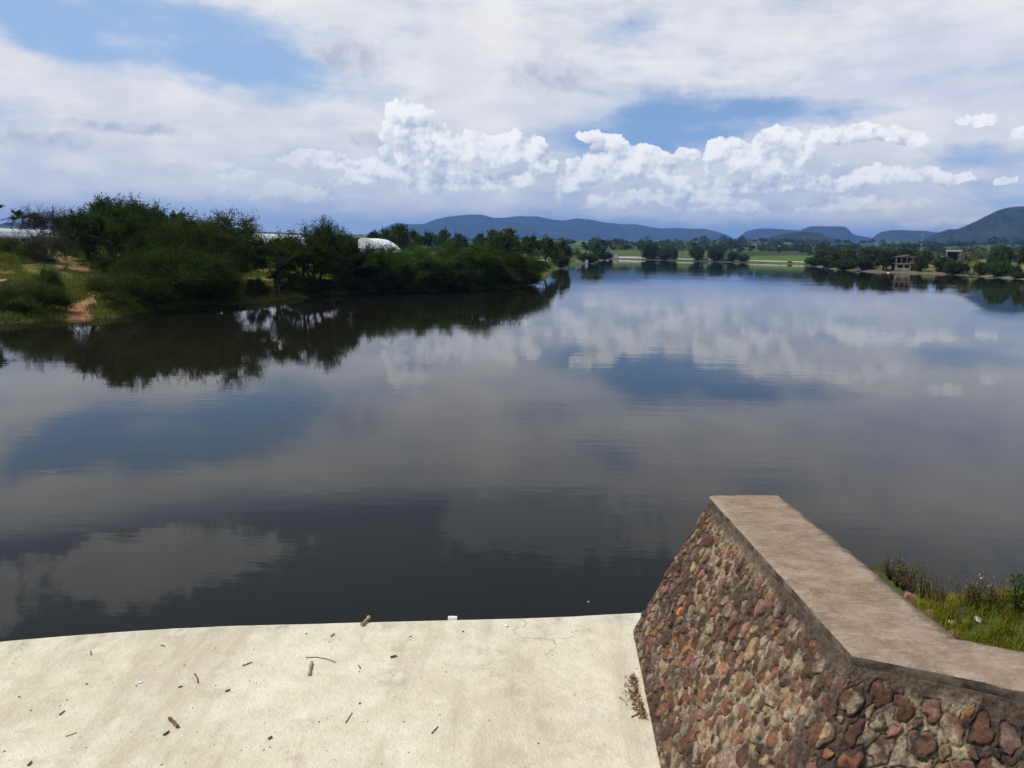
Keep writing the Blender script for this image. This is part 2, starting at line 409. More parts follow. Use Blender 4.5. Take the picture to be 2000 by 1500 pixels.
# ------------------------------------------------------------------ ground sheet
def build_ground():
    a = np.radians(np.concatenate([np.linspace(-180, -60, 40)[:-1], np.linspace(-60, -38, 50)[:-1], np.linspace(-38, 38, 640), np.linspace(38, 60, 60)[1:], np.linspace(60, 180, 40)[1:-1]]))
    r = np.concatenate([np.linspace(.6, 4, 12)[:-1], np.linspace(4, 12, 60)[:-1], np.geomspace(12, 42, 40)[:-1], np.geomspace(42, 540, 430)[:-1], np.geomspace(540, 9500, 130)])
    R, A = np.meshgrid(r, a, indexing='ij'); x = R*np.sin(A); y = R*np.cos(A)
    z = height(x.ravel(), y.ravel()).reshape(x.shape)
    V = np.stack([x, y, z], -1).reshape(-1, 3)
    F = grid_faces(len(r), len(a), wrap=True)
    V = np.vstack([V, [[0, 0, z[0].mean()]]]); c = len(V)-1
    # colour of what grows or lies there
    X_, Y_, Z_ = V.T; rr = np.hypot(X_, Y_); az = np.degrees(np.arctan2(X_, Y_)); d = poly_sdf(X_, Y_, SHORE)
    n = fbm(X_*.25, Y_*.25, 4, 31); m = fbm(X_*.05+9, Y_*.05, 4, 32)
    grass = np.array([.060, .085, .018]); dry = np.array([.17, .13, .04]); dirt = np.array([.22, .125, .06]); mud = np.array([.055, .055, .018])
    t = sstep(n*.6+m*.4, .38, .62)[:, None]
    col = grass*(1-t)+dry*t*.7+grass*t*.3
    e = sstep(d, .7, .05)[:, None]; col = col*(1-e)+mud*e
    # fields beyond the lake
    cell = 95.
    fx = X_+40*(fbm(X_*.004, Y_*.004, 2, 55)-.5); fy = Y_+40*(fbm(X_*.004, Y_*.004, 2, 56)-.5)
    h = _hash(np.floor(fx/cell/1.4), np.floor(fy/cell*1.0), 77)
    pal = np.array([[.045,.07,.016],[.06,.105,.018],[.075,.125,.022],[.04,.055,.018],[.065,.095,.024],[.035,.05,.016],[.05,.085,.018],[.065,.08,.022]])
    fc = pal[(h*7.99).astype(int)]*(.8+.4*n[:, None])
    w = (sstep(rr, 190, 240)*(d > 3))[:, None]; col = col*(1-w)+fc*w
    green = (np.abs(az+4.5) < 6.5)*sstep(rr, 150, 190)*(1-sstep(rr, 520, 640))
    col = col*(1-green[:, None])+np.array([.085, .16, .025])*(.75+.5*n[:, None])*green[:, None]
    # right beach and bare slope
    b = (sstep(az, 20, 22)*sstep(rr, 100, 130)*(1-sstep(rr, 330, 400))); beach = (b*sstep(d, 9, 4)*sstep(m+n*.4, .45, .65))[:, None]
    col = col*(1-beach)+np.array([.15, .125, .08])*beach
    tan = (b*sstep(d, 7, 12)*sstep(n*.5+m*.5, .40, .56)*.8)[:, None]; col = col*(1-tan)+np.array([.20, .17, .055])*tan
    brown = (b*sstep(az, 29, 32)*sstep(d, 45, 70)*sstep(n, .35, .55))[:, None]; col = col*(1-brown)+np.array([.25, .15, .09])*brown
    # the worn path down the left bank
    for i, (p, q, wd) in enumerate(PATH):
        p = np.array(p[:2]); q = np.array(q[:2]); e_ = q-p; tt = np.clip(((X_-p[0])*e_[0]+(Y_-p[1])*e_[1])/(e_@e_), 0, 1)
        dd = np.hypot(X_-p[0]-tt*e_[0], Y_-p[1]-tt*e_[1])+(n-.5)*1.0
        k = sstep(dd, wd, wd*.45)[:, None]*(.95 if i < 6 else .6)
        col = col*(1-k)+(np.array([.30, .15, .075]) if i < 3 else np.array([.30, .19, .09]))*k
    me = mesh_np('ground', V, F, smooth=True, colors=np.clip(col, 0, 1), mats=[M_GROUND])
    return tag(link('ground', me), kind='structure')
def PT(x, y, z):
    p = at(x, y, z); return (p.x, p.y)
PATH = [(PT(150,627,0), PT(150,600,.5), .75), (PT(150,600,.5), PT(156,575,1.1), .7), (PT(156,575,1.1), PT(165,548,1.9), .6), (PT(165,548,1.9), PT(185,528,2.4), .5),
        (PT(185,528,2.4), PT(195,512,2.9), .8), (PT(140,496,3.3), PT(165,499,3.2), 1.6), (PT(165,499,3.2), PT(200,505,3.0), 1.2), (PT(90,486,3.5), PT(140,496,3.3), 1.0)]
def m_ground(T):
    p = T.pos(); c = T.attr('col')
    n = T.noise(p, 1.3, 6, .65); n2 = T.noise(p, 9, 4, .6)
    f = T.smooth(n, .3, .7, .62, 1.35)*T.smooth(n2, .25, .75, .8, 1.25)
    c2 = T.vm('SCALE', c); T.put(c2.s.node.inputs['Scale'], f)
    return principled(T, c2, .95, T.bump(n2+n, .6, .12), .1)
M_GROUND = material('ground_cover', m_ground)
build_ground()

# ------------------------------------------------------------------ water
def m_water(T):
    p = T.pos()
    a = T.noise(T.vm('MULTIPLY', p, (.55, 1.7, 1)), 1.6, 3, .55)
    b = T.noise(T.vm('MULTIPLY', p, (.12, .55, 1)), 1.0, 3, .5)
    patch = T.smooth(T.noise(T.vm('MULTIPLY', p, (.03, .09, 1)), 1.0, 3, .5), .40, .62, .25, 1.0)
    h = a*.011*patch+b*.014*patch
    return principled(T, (.011, .0105, .0060), .02, T.bump(h, 1.0, .30), .27, IOR=1.33)
M_WATER = material('lake_water', m_water)
mb = MB(); mb.add([(-420, -30, 0), (420, -30, 0), (420, 640, 0), (-420, 640, 0)], [(0, 1, 2, 3)])
tag(mb.build('water', M_WATER), kind='structure')

# ------------------------------------------------------------------ hills
def m_hill(T):
    p = T.pos(); n = T.noise(p, .006, 7, .62); n2 = T.noise(p, .03, 5, .6)
    c = T.mix(T.smooth(n*.6+n2*.4, .36, .64), (.014, .024, .013), (.040, .050, .024))
    c = T.mix(T.smooth(T.noise(p, .018, 6, .7), .50, .62)*.5, c, (.012, .020, .010))
    c = T.mix(T.smooth(T.noise(p, .0035, 5, .6), .60, .72)*.6, c, (.075, .075, .042))
    return principled(T, c, 1.0, T.bump(n2+n*2, .8, 12), 0.0)
M_HILL = material('wooded_slope', m_hill)
def build_hill(prof, r0, depth, seed, rough=.10, foot=496):
    """prof: skyline of the range as (x, y) of the photograph; it becomes a solid ridge of real height at range r0"""
    prof = np.array(prof, float); n = int(max(90, (prof[-1, 0]-prof[0, 0])*.5)); xs = np.linspace(prof[0, 0], prof[-1, 0], n)
    ys = np.interp(xs, prof[:, 0], prof[:, 1])
    k = np.hanning(7); k /= k.sum(); ys = np.convolve(np.pad(ys, 3, 'edge'), k, 'valid')
    m = 44; s = np.linspace(-1, 1.1, m); V = np.zeros((n, m, 3)); g = fbm(xs*.02, xs*0+seed, 4, seed)-.5
    for i, (x, y) in enumerate(zip(xs, ys)):
        gx, gy = atr(x, 1.0); az = math.atan2(gx, gy)
        top = max(zat(x, y, r0), 2)
        rr = r0+s*depth*(1+.25*g[i])
        hshape = np.where(s < 0, (1-np.abs(s)**1.05)**1.15, np.clip(1-s*s, 0, 1))
        gul = fbm(np.full(m, x*.030), s*4.5+seed, 5, seed+5)-.5
        rid = 1-np.abs(fbm(np.full(m, x*.028)+s*.5, s*.9+seed, 3, seed+9)-.5)*4
        hh = top*np.clip(hshape*(1+(gul*1.6*rough*4+rid*rough)*np.abs(s)*(1-np.abs(s))*3), 0, 1.02)
        V[i, :, 0] = math.sin(az)*rr; V[i, :, 1] = math.cos(az)*rr; V[i, :, 2] = hh-4
    me = mesh_np('hill', V.reshape(-1, 3), grid_faces(n, m)[:, ::-1], True, None, [M_HILL])
    return tag(link('hill', me), kind='structure')
build_hill([(715,474),(742,447),(775,433),(800,436),(828,436),(852,427),(880,421),(905,418),(935,418),(965,424),(990,424),(1015,421),(1045,421),(1075,428),(1100,429),(1125,425),(1150,428),(1180,434),(1215,437),(1240,436),(1262,440),(1290,446),(1320,444),(1345,446),(1370,445),(1395,451),(1420,459),(1440,468),(1460,480)], 6400, 1500, 3, .10)
build_hill([(930,470),(955,447),(985,435),(1005,434),(1030,444),(1060,462),(1090,478)], 5300, 600, 13, .10)
build_hill([(1425,480),(1440,462),(1455,450),(1475,445),(1500,445),(1530,447),(1560,449),(1590,446),(1610,442),(1640,443),(1652,445),(1662,456),(1685,461),(1705,464),(1730,480)], 6000, 1200, 5, .09)
build_hill([(1540,468),(1562,447),(1580,441),(1600,441),(1645,442),(1652,446),(1660,456),(1680,468)], 5600, 700, 25, .09)
build_hill([(1690,480),(1702,462),(1715,452),(1738,447),(1765,449),(1800,450),(1840,453),(1880,462),(1900,480)], 5000, 1000, 7, .09)
build_hill([(1440,492),(1470,470),(1500,461),(1530,454),(1560,450),(1590,452),(1625,462),(1670,472),(1710,478),(1760,481),(1800,490)], 2300, 420, 9, .12)
build_hill([(1700,484),(1760,473),(1800,464),(1830,450),(1848,445),(1862,446),(1880,437),(1910,423),(1935,411),(1955,403),(1975,400),(1990,401),(2020,408),(2080,425),(2160,440),(2300,480)], 2900, 900, 11, .13)
build_hill([(-260,446),(-150,432),(-60,434),(0,436),(30,432),(70,436),(120,444),(190,452),(260,462),(330,470)], 5200, 1200, 15, .08)
build_hill([(330,476),(420,466),(520,461),(600,458),(680,461),(740,470),(790,480)], 8000, 900, 17, .06)

# ------------------------------------------------------------------ air
def m_haze(T):
    v = T.new('ShaderNodeVolumePrincipled'); v.inputs['Color'].default_value = (.22, .43, 1.0, 1)
    v.inputs['Density'].default_value = 1.15e-4; v.inputs['Anisotropy'].default_value = 0.0
    return v.outputs[0]
mh = bpy.data.materials.new('air'); mh.use_nodes = True; mh.node_tree.nodes.clear()
_T = NT(mh.node_tree); _o = _T.new('ShaderNodeOutputMaterial'); _T.l.new(m_haze(_T), _o.inputs['Volume'])
mb = MB(); mb.box((0, 4200, 168), (20400, 13000, 344))
tag(mb.build('haze', mh), 'thin blue haze between the lake and the far hills', 'haze', kind='stuff')

# ------------------------------------------------------------------ spillway apron of pale concrete
AZ = 1.2   # its surface above the water
def m_apron(T):
    p = T.pos(); x, y, z = T.sep(p)
    n = T.noise(p, 1.1, 6, .62); n2 = T.noise(p, 7, 5, .65); n3 = T.noise(p, 60, 3, .6)
    streak = T.noise(T.vm('MULTIPLY', p, (2.6, .45, 1)), 1.0, 5, .6)
    c = T.mix(T.smooth(n*.5+n2*.5, .36, .66), (.60, .54, .40), (.73, .675, .53))
    c = T.mix(T.smooth(T.m('ABSOLUTE', x+(T.noise(p, .9, 4, .6)-.5)*.9-.12), .30, .02)*T.smooth(T.noise(p, 3, 5, .7), .40, .60)*.5, c, (.42, .37, .27))
    c = T.mix(T.smooth(T.m('ABSOLUTE', x+(T.noise(p, 1.3, 4, .6)-.5)*.8+3.2), .22, .02)*T.smooth(T.noise(p, 4, 5, .7), .42, .60)*.4, c, (.44, .39, .28))
    c = T.mix(T.smooth(T.noise(p, 38, 2, .5), .70, .76)*.7, c, (.20, .155, .09))
    ck = T.voro(T.vm('ADD', p, T.vm('SCALE', T.noise(p, 1.6, 5, .6, out='Color'))), .42, 'DISTANCE_TO_EDGE')
    c = T.mix(T.smooth(ck, .004, .0012)*T.smooth(T.noise(p, .8, 2, .5), .50, .60)*.55, c, (.26, .21, .14))
    c = T.mix(T.smooth(streak, .47, .70)*.7, c, (.44, .385, .275))
    c = T.mix(T.smooth(T.noise(p, 2.6, 7, .72), .54, .70)*.6, c, (.40, .34, .235))
    c = T.mix(T.smooth(T.noise(p, 26, 5, .7), .58, .70)*.45, c, (.47, .41, .28))
    c = T.mix(T.smooth(n3, .62, .74)*.4, c, (.36, .30, .20))
    l = T.attr('lip', 'Fac')
    c = T.mix(T.smooth(l, .25, .05)*T.smooth(T.noise(T.vm('MULTIPLY', p, (1, .4, 1)), 3.2, 6, .7), .48, .66)*.75, c, (.33, .295, .22))
    c = T.mix(T.smooth(l, .050, .012)*T.smooth(T.noise(p, 6, 4, .7), .35, .55), c, (.76, .73, .64))
    c = T.mix(T.smooth(T.noise(p, 3.2, 4, .7), .60, .68)*.35, c, (.76, .73, .62))
    return principled(T, c, .9, T.bump(n2*.7+n3*.6+T.noise(p, 22, 4, .6)*1.0, .8, .014), .2)
M_APRON = material('pale_concrete', m_apron)
def build_apron():
    edge_px = [(-260,1283),(-120,1265),(0,1249),(100,1240),(200,1232),(320,1224),(440,1218),(560,1215),(700,1211.5),(850,1208),(1000,1204),(1120,1199.5),(1260,1192.5),(1420,1186)]
    E = np.array([at(x, y, AZ)[:2] for x, y in edge_px])
    E = np.vstack([[-9.5, E[0, 1]-1.2], [-7, E[0, 1]-.55], E])
    xs = np.linspace(-9.5, 1.75, 420); ey = np.interp(xs, E[:, 0], E[:, 1]); k = np.hanning(15); k /= k.sum(); ey = np.convolve(np.pad(ey, 7, 'edge'), k, 'valid')
    t = np.concatenate([np.linspace(0, .93, 230), np.linspace(.93, 1, 70)[1:]])
    V = []
    rows = []
    # top: from behind the camera to the lip, then rounded edge and the upstream face
    for ti in t:
        y = -3.0+(ey+3.0)*ti
        zz = AZ + .012*(fbm(xs*.8, y*.8, 3, 41)-.5) + .004*(fbm(xs*7, y*7, 3, 42)-.5)
        dl = ey-y; zz = zz-.020*np.exp(-dl/.03)
        rows.append(np.stack([xs, y, zz], 1))
    for dy, dz in ((.010, -.03), (.016, -.08), (.02, -.3), (.02, -1.2), (.02, -2.9)):
        rows.append(np.stack([xs, ey+dy+.003*(fbm(xs*9, xs*0+dz, 3, 4)-.5), np.full_like(xs, AZ+dz)], 1))
    V = np.stack(rows); me = mesh_np('spillway_apron', V.reshape(-1, 3), grid_faces(len(rows), len(xs))[:, ::-1], True, None, [M_APRON])
    lp = me.attributes.new('lip', 'FLOAT', 'POINT'); lp.data.foreach_set('value', np.maximum(ey[None, :]-V[:, :, 1], 0).ravel().astype(np.float32))
    return tag(link('spillway_apron', me), 'broad pale concrete spillway apron along the near edge of the lake', 'spillway', kind='structure')
build_apron()

# ------------------------------------------------------------------ rubble stone wing wall with a mortar cap
CAPZ = CAMZ-1.8
def pz(x, y, z): return np.array(at(x, y, z))
FL, FR = pz(1385, 968, CAPZ), pz(1525, 967.5, CAPZ)
KL, KR = pz(1665, 1276, CAPZ), pz(1870, 1246, CAPZ)
NL, NR = pz(2000, 1345, CAPZ), pz(2000, 1277, CAPZ)
NL2 = KL+(NL-KL)*3.4; NR2 = np.array([NR[0]+(NL2-NL)[0], NR[1]+(NL2-NL)[1]*.95, CAPZ])
B0, B2 = pz(1236, 1232, AZ), pz(1290, 1500, AZ)
_dv = (B2-B0); KB = B2+_dv/np.linalg.norm(_dv)*1.45
NB2 = np.array([NL2[0]+.15, NL2[1]-1.05, AZ])
def m_face(T):
    p = T.pos(); c = T.attr('col'); n = T.noise(p, 55, 5, .7); n2 = T.noise(p, 14, 5, .65)
    f = T.smooth(n, .25, .75, .55, 1.45)*T.smooth(n2, .3, .7, .72, 1.25)
    c2 = T.vm('SCALE', c); T.put(c2.s.node.inputs['Scale'], f)
    return principled(T, c2, .9, T.bump(n+n2*.8+T.noise(p, 160, 3, .6)*.4, .9, .010), .25)
M_FACE = material('rubble_masonry', m_face)
def m_cap(T):
    p = T.pos(); n = T.noise(p, 2.2, 6, .62); n2 = T.noise(T.vm('MULTIPLY', p, (7, 15, 7)), 1.0, 7, .70); n3 = T.noise(p, 70, 4, .7)
    c = T.mix(T.smooth(n*.5+n2*.5, .36, .66), (.255, .175, .122), (.46, .35, .25))
    c = T.mix(T.smooth(T.noise(T.vm('MULTIPLY', p, (14, 46, 14)), 1.0, 6, .75), .46, .66)*.55, c, (.52, .42, .31))
    c = T.mix(T.smooth(T.noise(p, 30, 6, .75), .52, .64)*.45, c, (.19, .135, .095))
    c = T.mix(T.smooth(T.noise(p, 4.5, 5, .7), .52, .66)*.55, c, (.21, .14, .11))
    c = T.mix(T.smooth(n3, .56, .72)*.35, c, (.52, .45, .35))
    c = T.mix(T.smooth(T.noise(p, 95, 3, .6), .60, .72)*.45, c, (.14, .10, .075))
    c = T.mix(T.smooth(T.noise(p, 13, 5, .75), .60, .68)*.4, c, (.15, .11, .085))
    e = T.attr('edge', 'Fac')
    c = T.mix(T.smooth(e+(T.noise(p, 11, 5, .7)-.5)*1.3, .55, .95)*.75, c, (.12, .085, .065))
    return principled(T, c, .92, T.bump(n2*.6+n3*.9+T.noise(p, 140, 3, .6)*.5, 1.0, .010), .2)
M_CAP = material('weathered_mortar_cap', m_cap)
def m_side(T):
    p = T.pos(); n = T.noise(p, 9, 6, .68); n3 = T.noise(p, 60, 4, .7)
    c = T.mix(T.smooth(n, .36, .64), (.060, .047, .038), (.19, .155, .12))
    c = T.mix(T.smooth(n3, .6, .75)*.4, c, (.30, .25, .19))
    return principled(T, c, .95, T.bump(n+n3, .8, .012), .15)
M_SIDE = material('dark_mortar_edge', m_side)
rng = np.random.default_rng(11)
STONE = np.array([[.27,.155,.12],[.22,.13,.10],[.27,.145,.075],[.32,.23,.13],[.12,.065,.042],[.10,.058,.040],[.22,.105,.065],[.16,.09,.07],[.29,.21,.13],[.19,.125,.11],[.22,.105,.06],[.21,.175,.11],[.46,.18,.03]])
SW = np.array([9,10,6,4,15,14,12,11,4,7,5,3,.9]); SW = SW/SW.sum()
def build_face(name, TL, TR, BR, BL, seed, parent, r_lo, r_hi, res=.0052, dens=1.0):
    """battered face: stones of irregular outline bedded in rough mortar, as one relief mesh"""
    rg = np.random.default_rng(seed)
    W_ = max(np.linalg.norm(TR-TL), np.linalg.norm(BR-BL)); H_ = max(np.linalg.norm(TL-BL), np.linalg.norm(TR-BR))
    nu, nv = int(W_/res), int(H_/res)
    u, v = np.meshgrid(np.linspace(0, 1, nu), np.linspace(0, 1, nv), indexing='ij')
    P = (TL*(1-u)[..., None]*(1-v)[..., None]+TR*u[..., None]*(1-v)[..., None]+BR*(u*v)[..., None]+BL*((1-u)*v)[..., None])
    N = np.cross(TR-TL, BL-TL); N = N/np.linalg.norm(N)
    if N@(np.array([0, 0, CAMZ])-TL) < 0: N = -N
    su, sv = u*W_, v*H_
    wx = su+.022*(fbm(su*13, sv*13, 3, seed+1)-.5)*2; wy = sv+.022*(fbm(su*13+50, sv*13, 3, seed+2)-.5)*2
    mort = .030*(fbm(su*9, sv*9, 5, seed+3, .6)-.5)+.020*(fbm(su*34, sv*34, 4, seed+13, .62)-.5)
    h = mort.copy(); stain = fbm(su*2.1, sv*2.1, 4, seed+4)
    mcol = np.array([.30, .25, .175])*(.55+.9*fbm(su*22, sv*22, 4, seed+6))[..., None]
    dk = sstep(stain+.5*(fbm(su*14, sv*14, 4, seed+7)-.5),   .38, .56)[..., None]; col = mcol*(1-dk)+np.array([.085, .066, .052])*dk*(.6+.9*fbm(su*30, sv*30, 3, seed+8))[..., None]
    # place stones, large ones first, no overlaps
    pts = []; tries = int(W_*H_*3600)
    for t in range(tries):
        r = r_hi*(1-.72*(t/tries)**.55)*rg.uniform(.85, 1.1); r = max(r, r_lo)
        x, y = rg.uniform(0, W_), rg.uniform(.10, H_-.02)
        ok = True
        for (a, b, c) in pts:
            if (a-x)**2+(b-y)**2 < ((c+r)*.96+.003)**2: ok = False; break
        if ok: pts.append((x, y, r))
        if len(pts) > 1300: break
    for x, y, r in pts:
        if rg.random() > dens: continue
        i0, i1 = max(0, int((x-r*1.8)/W_*(nu-1))), min(nu, int((x+r*1.8)/W_*(nu-1))+2)
        j0, j1 = max(0, int((y-r*1.8)/H_*(nv-1))), min(nv, int((y+r*1.8)/H_*(nv-1))+2)
        if i1-i0 < 3 or j1-j0 < 3: continue
        X0, Y0 = wx[i0:i1, j0:j1]-x, wy[i0:i1, j0:j1]-y
        th = rg.uniform(-.7, .7)+math.pi/2; asp = rg.uniform(.62, .95); a = X0*math.cos(th)+Y0*math.sin(th); b = -X0*math.sin(th)+Y0*math.cos(th)
        phi = np.arctan2(b/asp, a); k1, k2, k3 = rg.uniform(0, 6.3, 3)
        rad = r*1.0*(1+.12*np.cos(2*phi+k1)+.13*np.cos(3*phi+k2)+.07*np.cos(5*phi+k3)+.04*np.cos(7*phi+k1*2))
        q = np.hypot(a, b/asp)/rad
        ins = sstep(q, 1.0, .86)
        tilt = (a*rg.uniform(-.22, .22)+b*rg.uniform(-.22, .22))
        prot = rg.uniform(-.008, .010)
        hs = prot + tilt + .010*np.sqrt(np.clip(1-q**4*.95, 0, 1)) + .008*(fbm(X0*26+k1*9, Y0*26+k2*9, 3, seed+20)-.5)
        groove = -.011*np.exp(-((q-1.05)/.09)**2)
        sl_ = (slice(i0, i1), slice(j0, j1))
        h[sl_] = h[sl_]*(1-ins)+hs*ins+groove
        base = STONE[rg.choice(len(STONE), p=SW)]*rg.uniform(.75, 1.2)
        gr = fbm(X0*20+k1*7, Y0*20+k2*7, 4, seed+30)[..., None]
        sc_ = base*(.55+.9*gr)
        if rg.random() < .45:   # lichen blotches
            li = sstep(fbm(X0*24+k2*5, Y0*24+k3*5, 4, seed+31), .50, .60)[..., None]*rg.uniform(.5, 1)
            sc_ = sc_*(1-li)+np.array([.045, .030, .024])*li
        if rg.random() < .28:
            ms = sstep(fbm(X0*18+k3, Y0*18, 3, seed+33), .40, .60)[..., None]; sc_ = sc_*(1-ms)+mcol[sl_]*ms; ins = ins*.8
        rim = np.exp(-((q-1.03)/.07)**2)[..., None]*.7
        i3 = ins[..., None]; col[sl_] = (col[sl_]*(1-i3)+sc_*i3)*(1-rim)+np.array([.05, .038, .030])*rim
    # band of rough dark mortar under the cap and stains down the corner
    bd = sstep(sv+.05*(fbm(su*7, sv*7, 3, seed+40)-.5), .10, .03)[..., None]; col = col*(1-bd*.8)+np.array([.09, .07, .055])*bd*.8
    fade = np.minimum(np.minimum(u, 1-u)*W_, np.minimum(v, 1-v)*H_); h = h*sstep(fade, 0, .03)
    P = P+N*h[..., None]
    F = grid_faces(nu, nv)
    a_, b_, c_ = P.reshape(-1, 3)[F[0][:3]]
    if np.cross(b_-a_, c_-a_)@N < 0: F = F[:, ::-1]
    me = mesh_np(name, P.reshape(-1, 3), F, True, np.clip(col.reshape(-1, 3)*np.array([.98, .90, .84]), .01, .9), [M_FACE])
    return link(name, me, parent)
def build_wall():
    root = empty('stone_wall', tuple((B0+KB)/2)); root['wall'] = 1; del root['wall']
    tag(root, 'rubble stone wing wall with pink and brown stones and a flat mortar cap', 'stone wall')
    off = -np.array(root.location)
    def fix(o): o.location = tuple(off); return o
    lip = np.array([0, 0, -.055])
    fix(build_face('stone_face', FL+lip, KL+lip, KB, B0, 5, root, .015, .064))
    fix(build_face('stone_face', KL+lip, NL2+lip, NB2, KB, 9, root, .016, .074))
    # core behind the faces: end, back and under the cap
    BD = np.array([0, 0, AZ-CAPZ-1.2])
    EB = FR+np.array([.35, .30, 0])+BD
    fb = B0+np.array([0, .03, -.1]); mbx = MB()
    mbx.add([FL+lip, FR+lip, EB, fb], [(0, 3, 2, 1)])
    mbx.add([FR+lip, KR+lip, KR+BD+[.3, .2, 0], EB], [(0, 3, 2, 1)])
    mbx.add([KR+lip, NR2+lip, NR2+BD+[.1, .3, 0], KR+BD+[.3, .2, 0]], [(0, 3, 2, 1)])
    fix(mbx.build('rear_face', M_SIDE, root))
    # cap: slab with worn, slightly uneven edges
    def strip(A0, A1, C0, C1, n, m, seed):
        s = np.linspace(0, 1, n)[:, None, None]; t = np.linspace(0, 1, m)[None, :, None]
        P = (A0*(1-s)+A1*s)*(1-t)+(C0*(1-s)+C1*s)*t
        x, y = P[..., 0], P[..., 1]
        return P
    nA, nB, m = 260, 200, 70
    A = strip(FL, KL, FR, KR, nA, m, 1); Bq = strip(KL, NL2, KR, NR2, nB, m, 2)
    P = np.concatenate([A, Bq[1:]]); n = len(P)
    x, y = P[..., 0], P[..., 1]
    t = np.linspace(0, 1, m)[None, :]*np.ones((n, 1))
    P[..., 2] += .012*(fbm(x*5, y*5, 4, 61)-.5)-.012*np.exp(-t/.025)-.012*np.exp(-(1-t)/.025)
    across = (P[:, -1:]-P[:, :1]); 
    wob = (.016*(fbm(np.arange(n)*.11, np.zeros(n), 4, 62)-.5))[:, None, None]; wob2 = (.055*(fbm(np.arange(n)*.08, np.ones(n)*7, 5, 63)-.5))[:, None, None]
    P = P+across*(wob*(1-t[..., None])+wob2*t[..., None])
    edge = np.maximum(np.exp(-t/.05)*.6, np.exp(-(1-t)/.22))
    Vt = P.reshape(-1, 3)
    me = mesh_np('cap_top', Vt, grid_faces(n, m)[:, ::-1], True, None, [M_CAP])
    at_ = me.attributes.new('edge', 'FLOAT', 'POINT'); at_.data.foreach_set('value', edge.ravel().astype(np.float32))
    o = fix(link('cap', me, root))
    # skirt around the slab
    loop = np.concatenate([P[::-1, 0], P[0, 1:], P[1:, -1]])
    k = len(loop); cen = loop.mean(0)
    lay = [loop]
    for q, (dz, inset) in enumerate(((-.012, -.006), (-.03, -.006), (-.055, -.002), (-.075, .01))):
        L2 = loop.copy(); L2[:, 2] = CAPZ+dz+.012*(fbm(np.arange(k)*.09, np.full(k, q*3.), 3, 64)-.5)
        d2 = np.gradient(loop[:, :2], axis=0); nn = np.stack([d2[:, 1], -d2[:, 0]], 1); nn /= np.linalg.norm(nn, axis=1)[:, None]+1e-9
        L2[:, :2] += -nn*inset*-1 if False else nn*(-inset)*SKSGN
        lay.append(L2)
    S = np.stack(lay)
    me = mesh_np('cap_edge', S.reshape(-1, 3), grid_faces(len(lay), k), False, None, [M_SIDE])
    fix(link('cap_edge', me, root))
SKSGN = -1
build_wall()

# ------------------------------------------------------------------ vegetation
def m_leaf(name, c1, c2, trans=.25):
    def b(T):
        v = T.attr('col', 'Fac'); r = T.rnd()
        n = T.noise(T.obj(), .55, 3, .6)
        c = T.mix(T.smooth(v*.60+n*.70, .36, .86), c1, c2)
        h = T.new('ShaderNodeHueSaturation'); T.put(h.inputs['Hue'], r*.035+.482); T.put(h.inputs['Value'], r*.45+.78); T.put(h.inputs['Color'], c)
        d = T.new('ShaderNodeBsdfDiffuse'); T.l.new(h.outputs[0], d.inputs[0])
        t = T.new('ShaderNodeBsdfTranslucent'); T.l.new(h.outputs[0], t.inputs[0])
        m = T.new('ShaderNodeMixShader'); m.inputs[0].default_value = trans
        T.l.new(d.outputs[0], m.inputs[1]); T.l.new(t.outputs[0], m.inputs[2]); return m.outputs[0]
    return material(name, b)
L_DARK = m_leaf('dark_foliage', (.013, .023, .006), (.060, .088, .017), .35)
L_MID = m_leaf('green_foliage', (.022, .040, .009), (.082, .120, .022), .35)
L_LIGHT = m_leaf('light_foliage', (.030, .045, .011), (.085, .11, .026))
L_GREY = m_leaf('grey_green_foliage', (.035, .038, .022), (.085, .085, .045))
L_YEL = m_leaf('yellow_green_foliage', (.07, .085, .015), (.17, .15, .030))
L_NEARG = m_leaf('yellowing_grass', (.17, .175, .018), (.46, .33, .065), .35)
L_GRASS = m_leaf('grass_blades', (.062, .105, .016), (.17, .17, .034), .35)
def m_bark(T):
    n = T.noise(T.vm('MULTIPLY', T.obj(), (9, 9, 2.5)), 1.5, 5, .6)
    return principled(T, T.mix(T.smooth(n, .35, .65), (.030, .022, .016), (.10, .078, .058)), .95, T.bump(n, .7, .03), .1)
M_BARK = material('bark', m_bark)

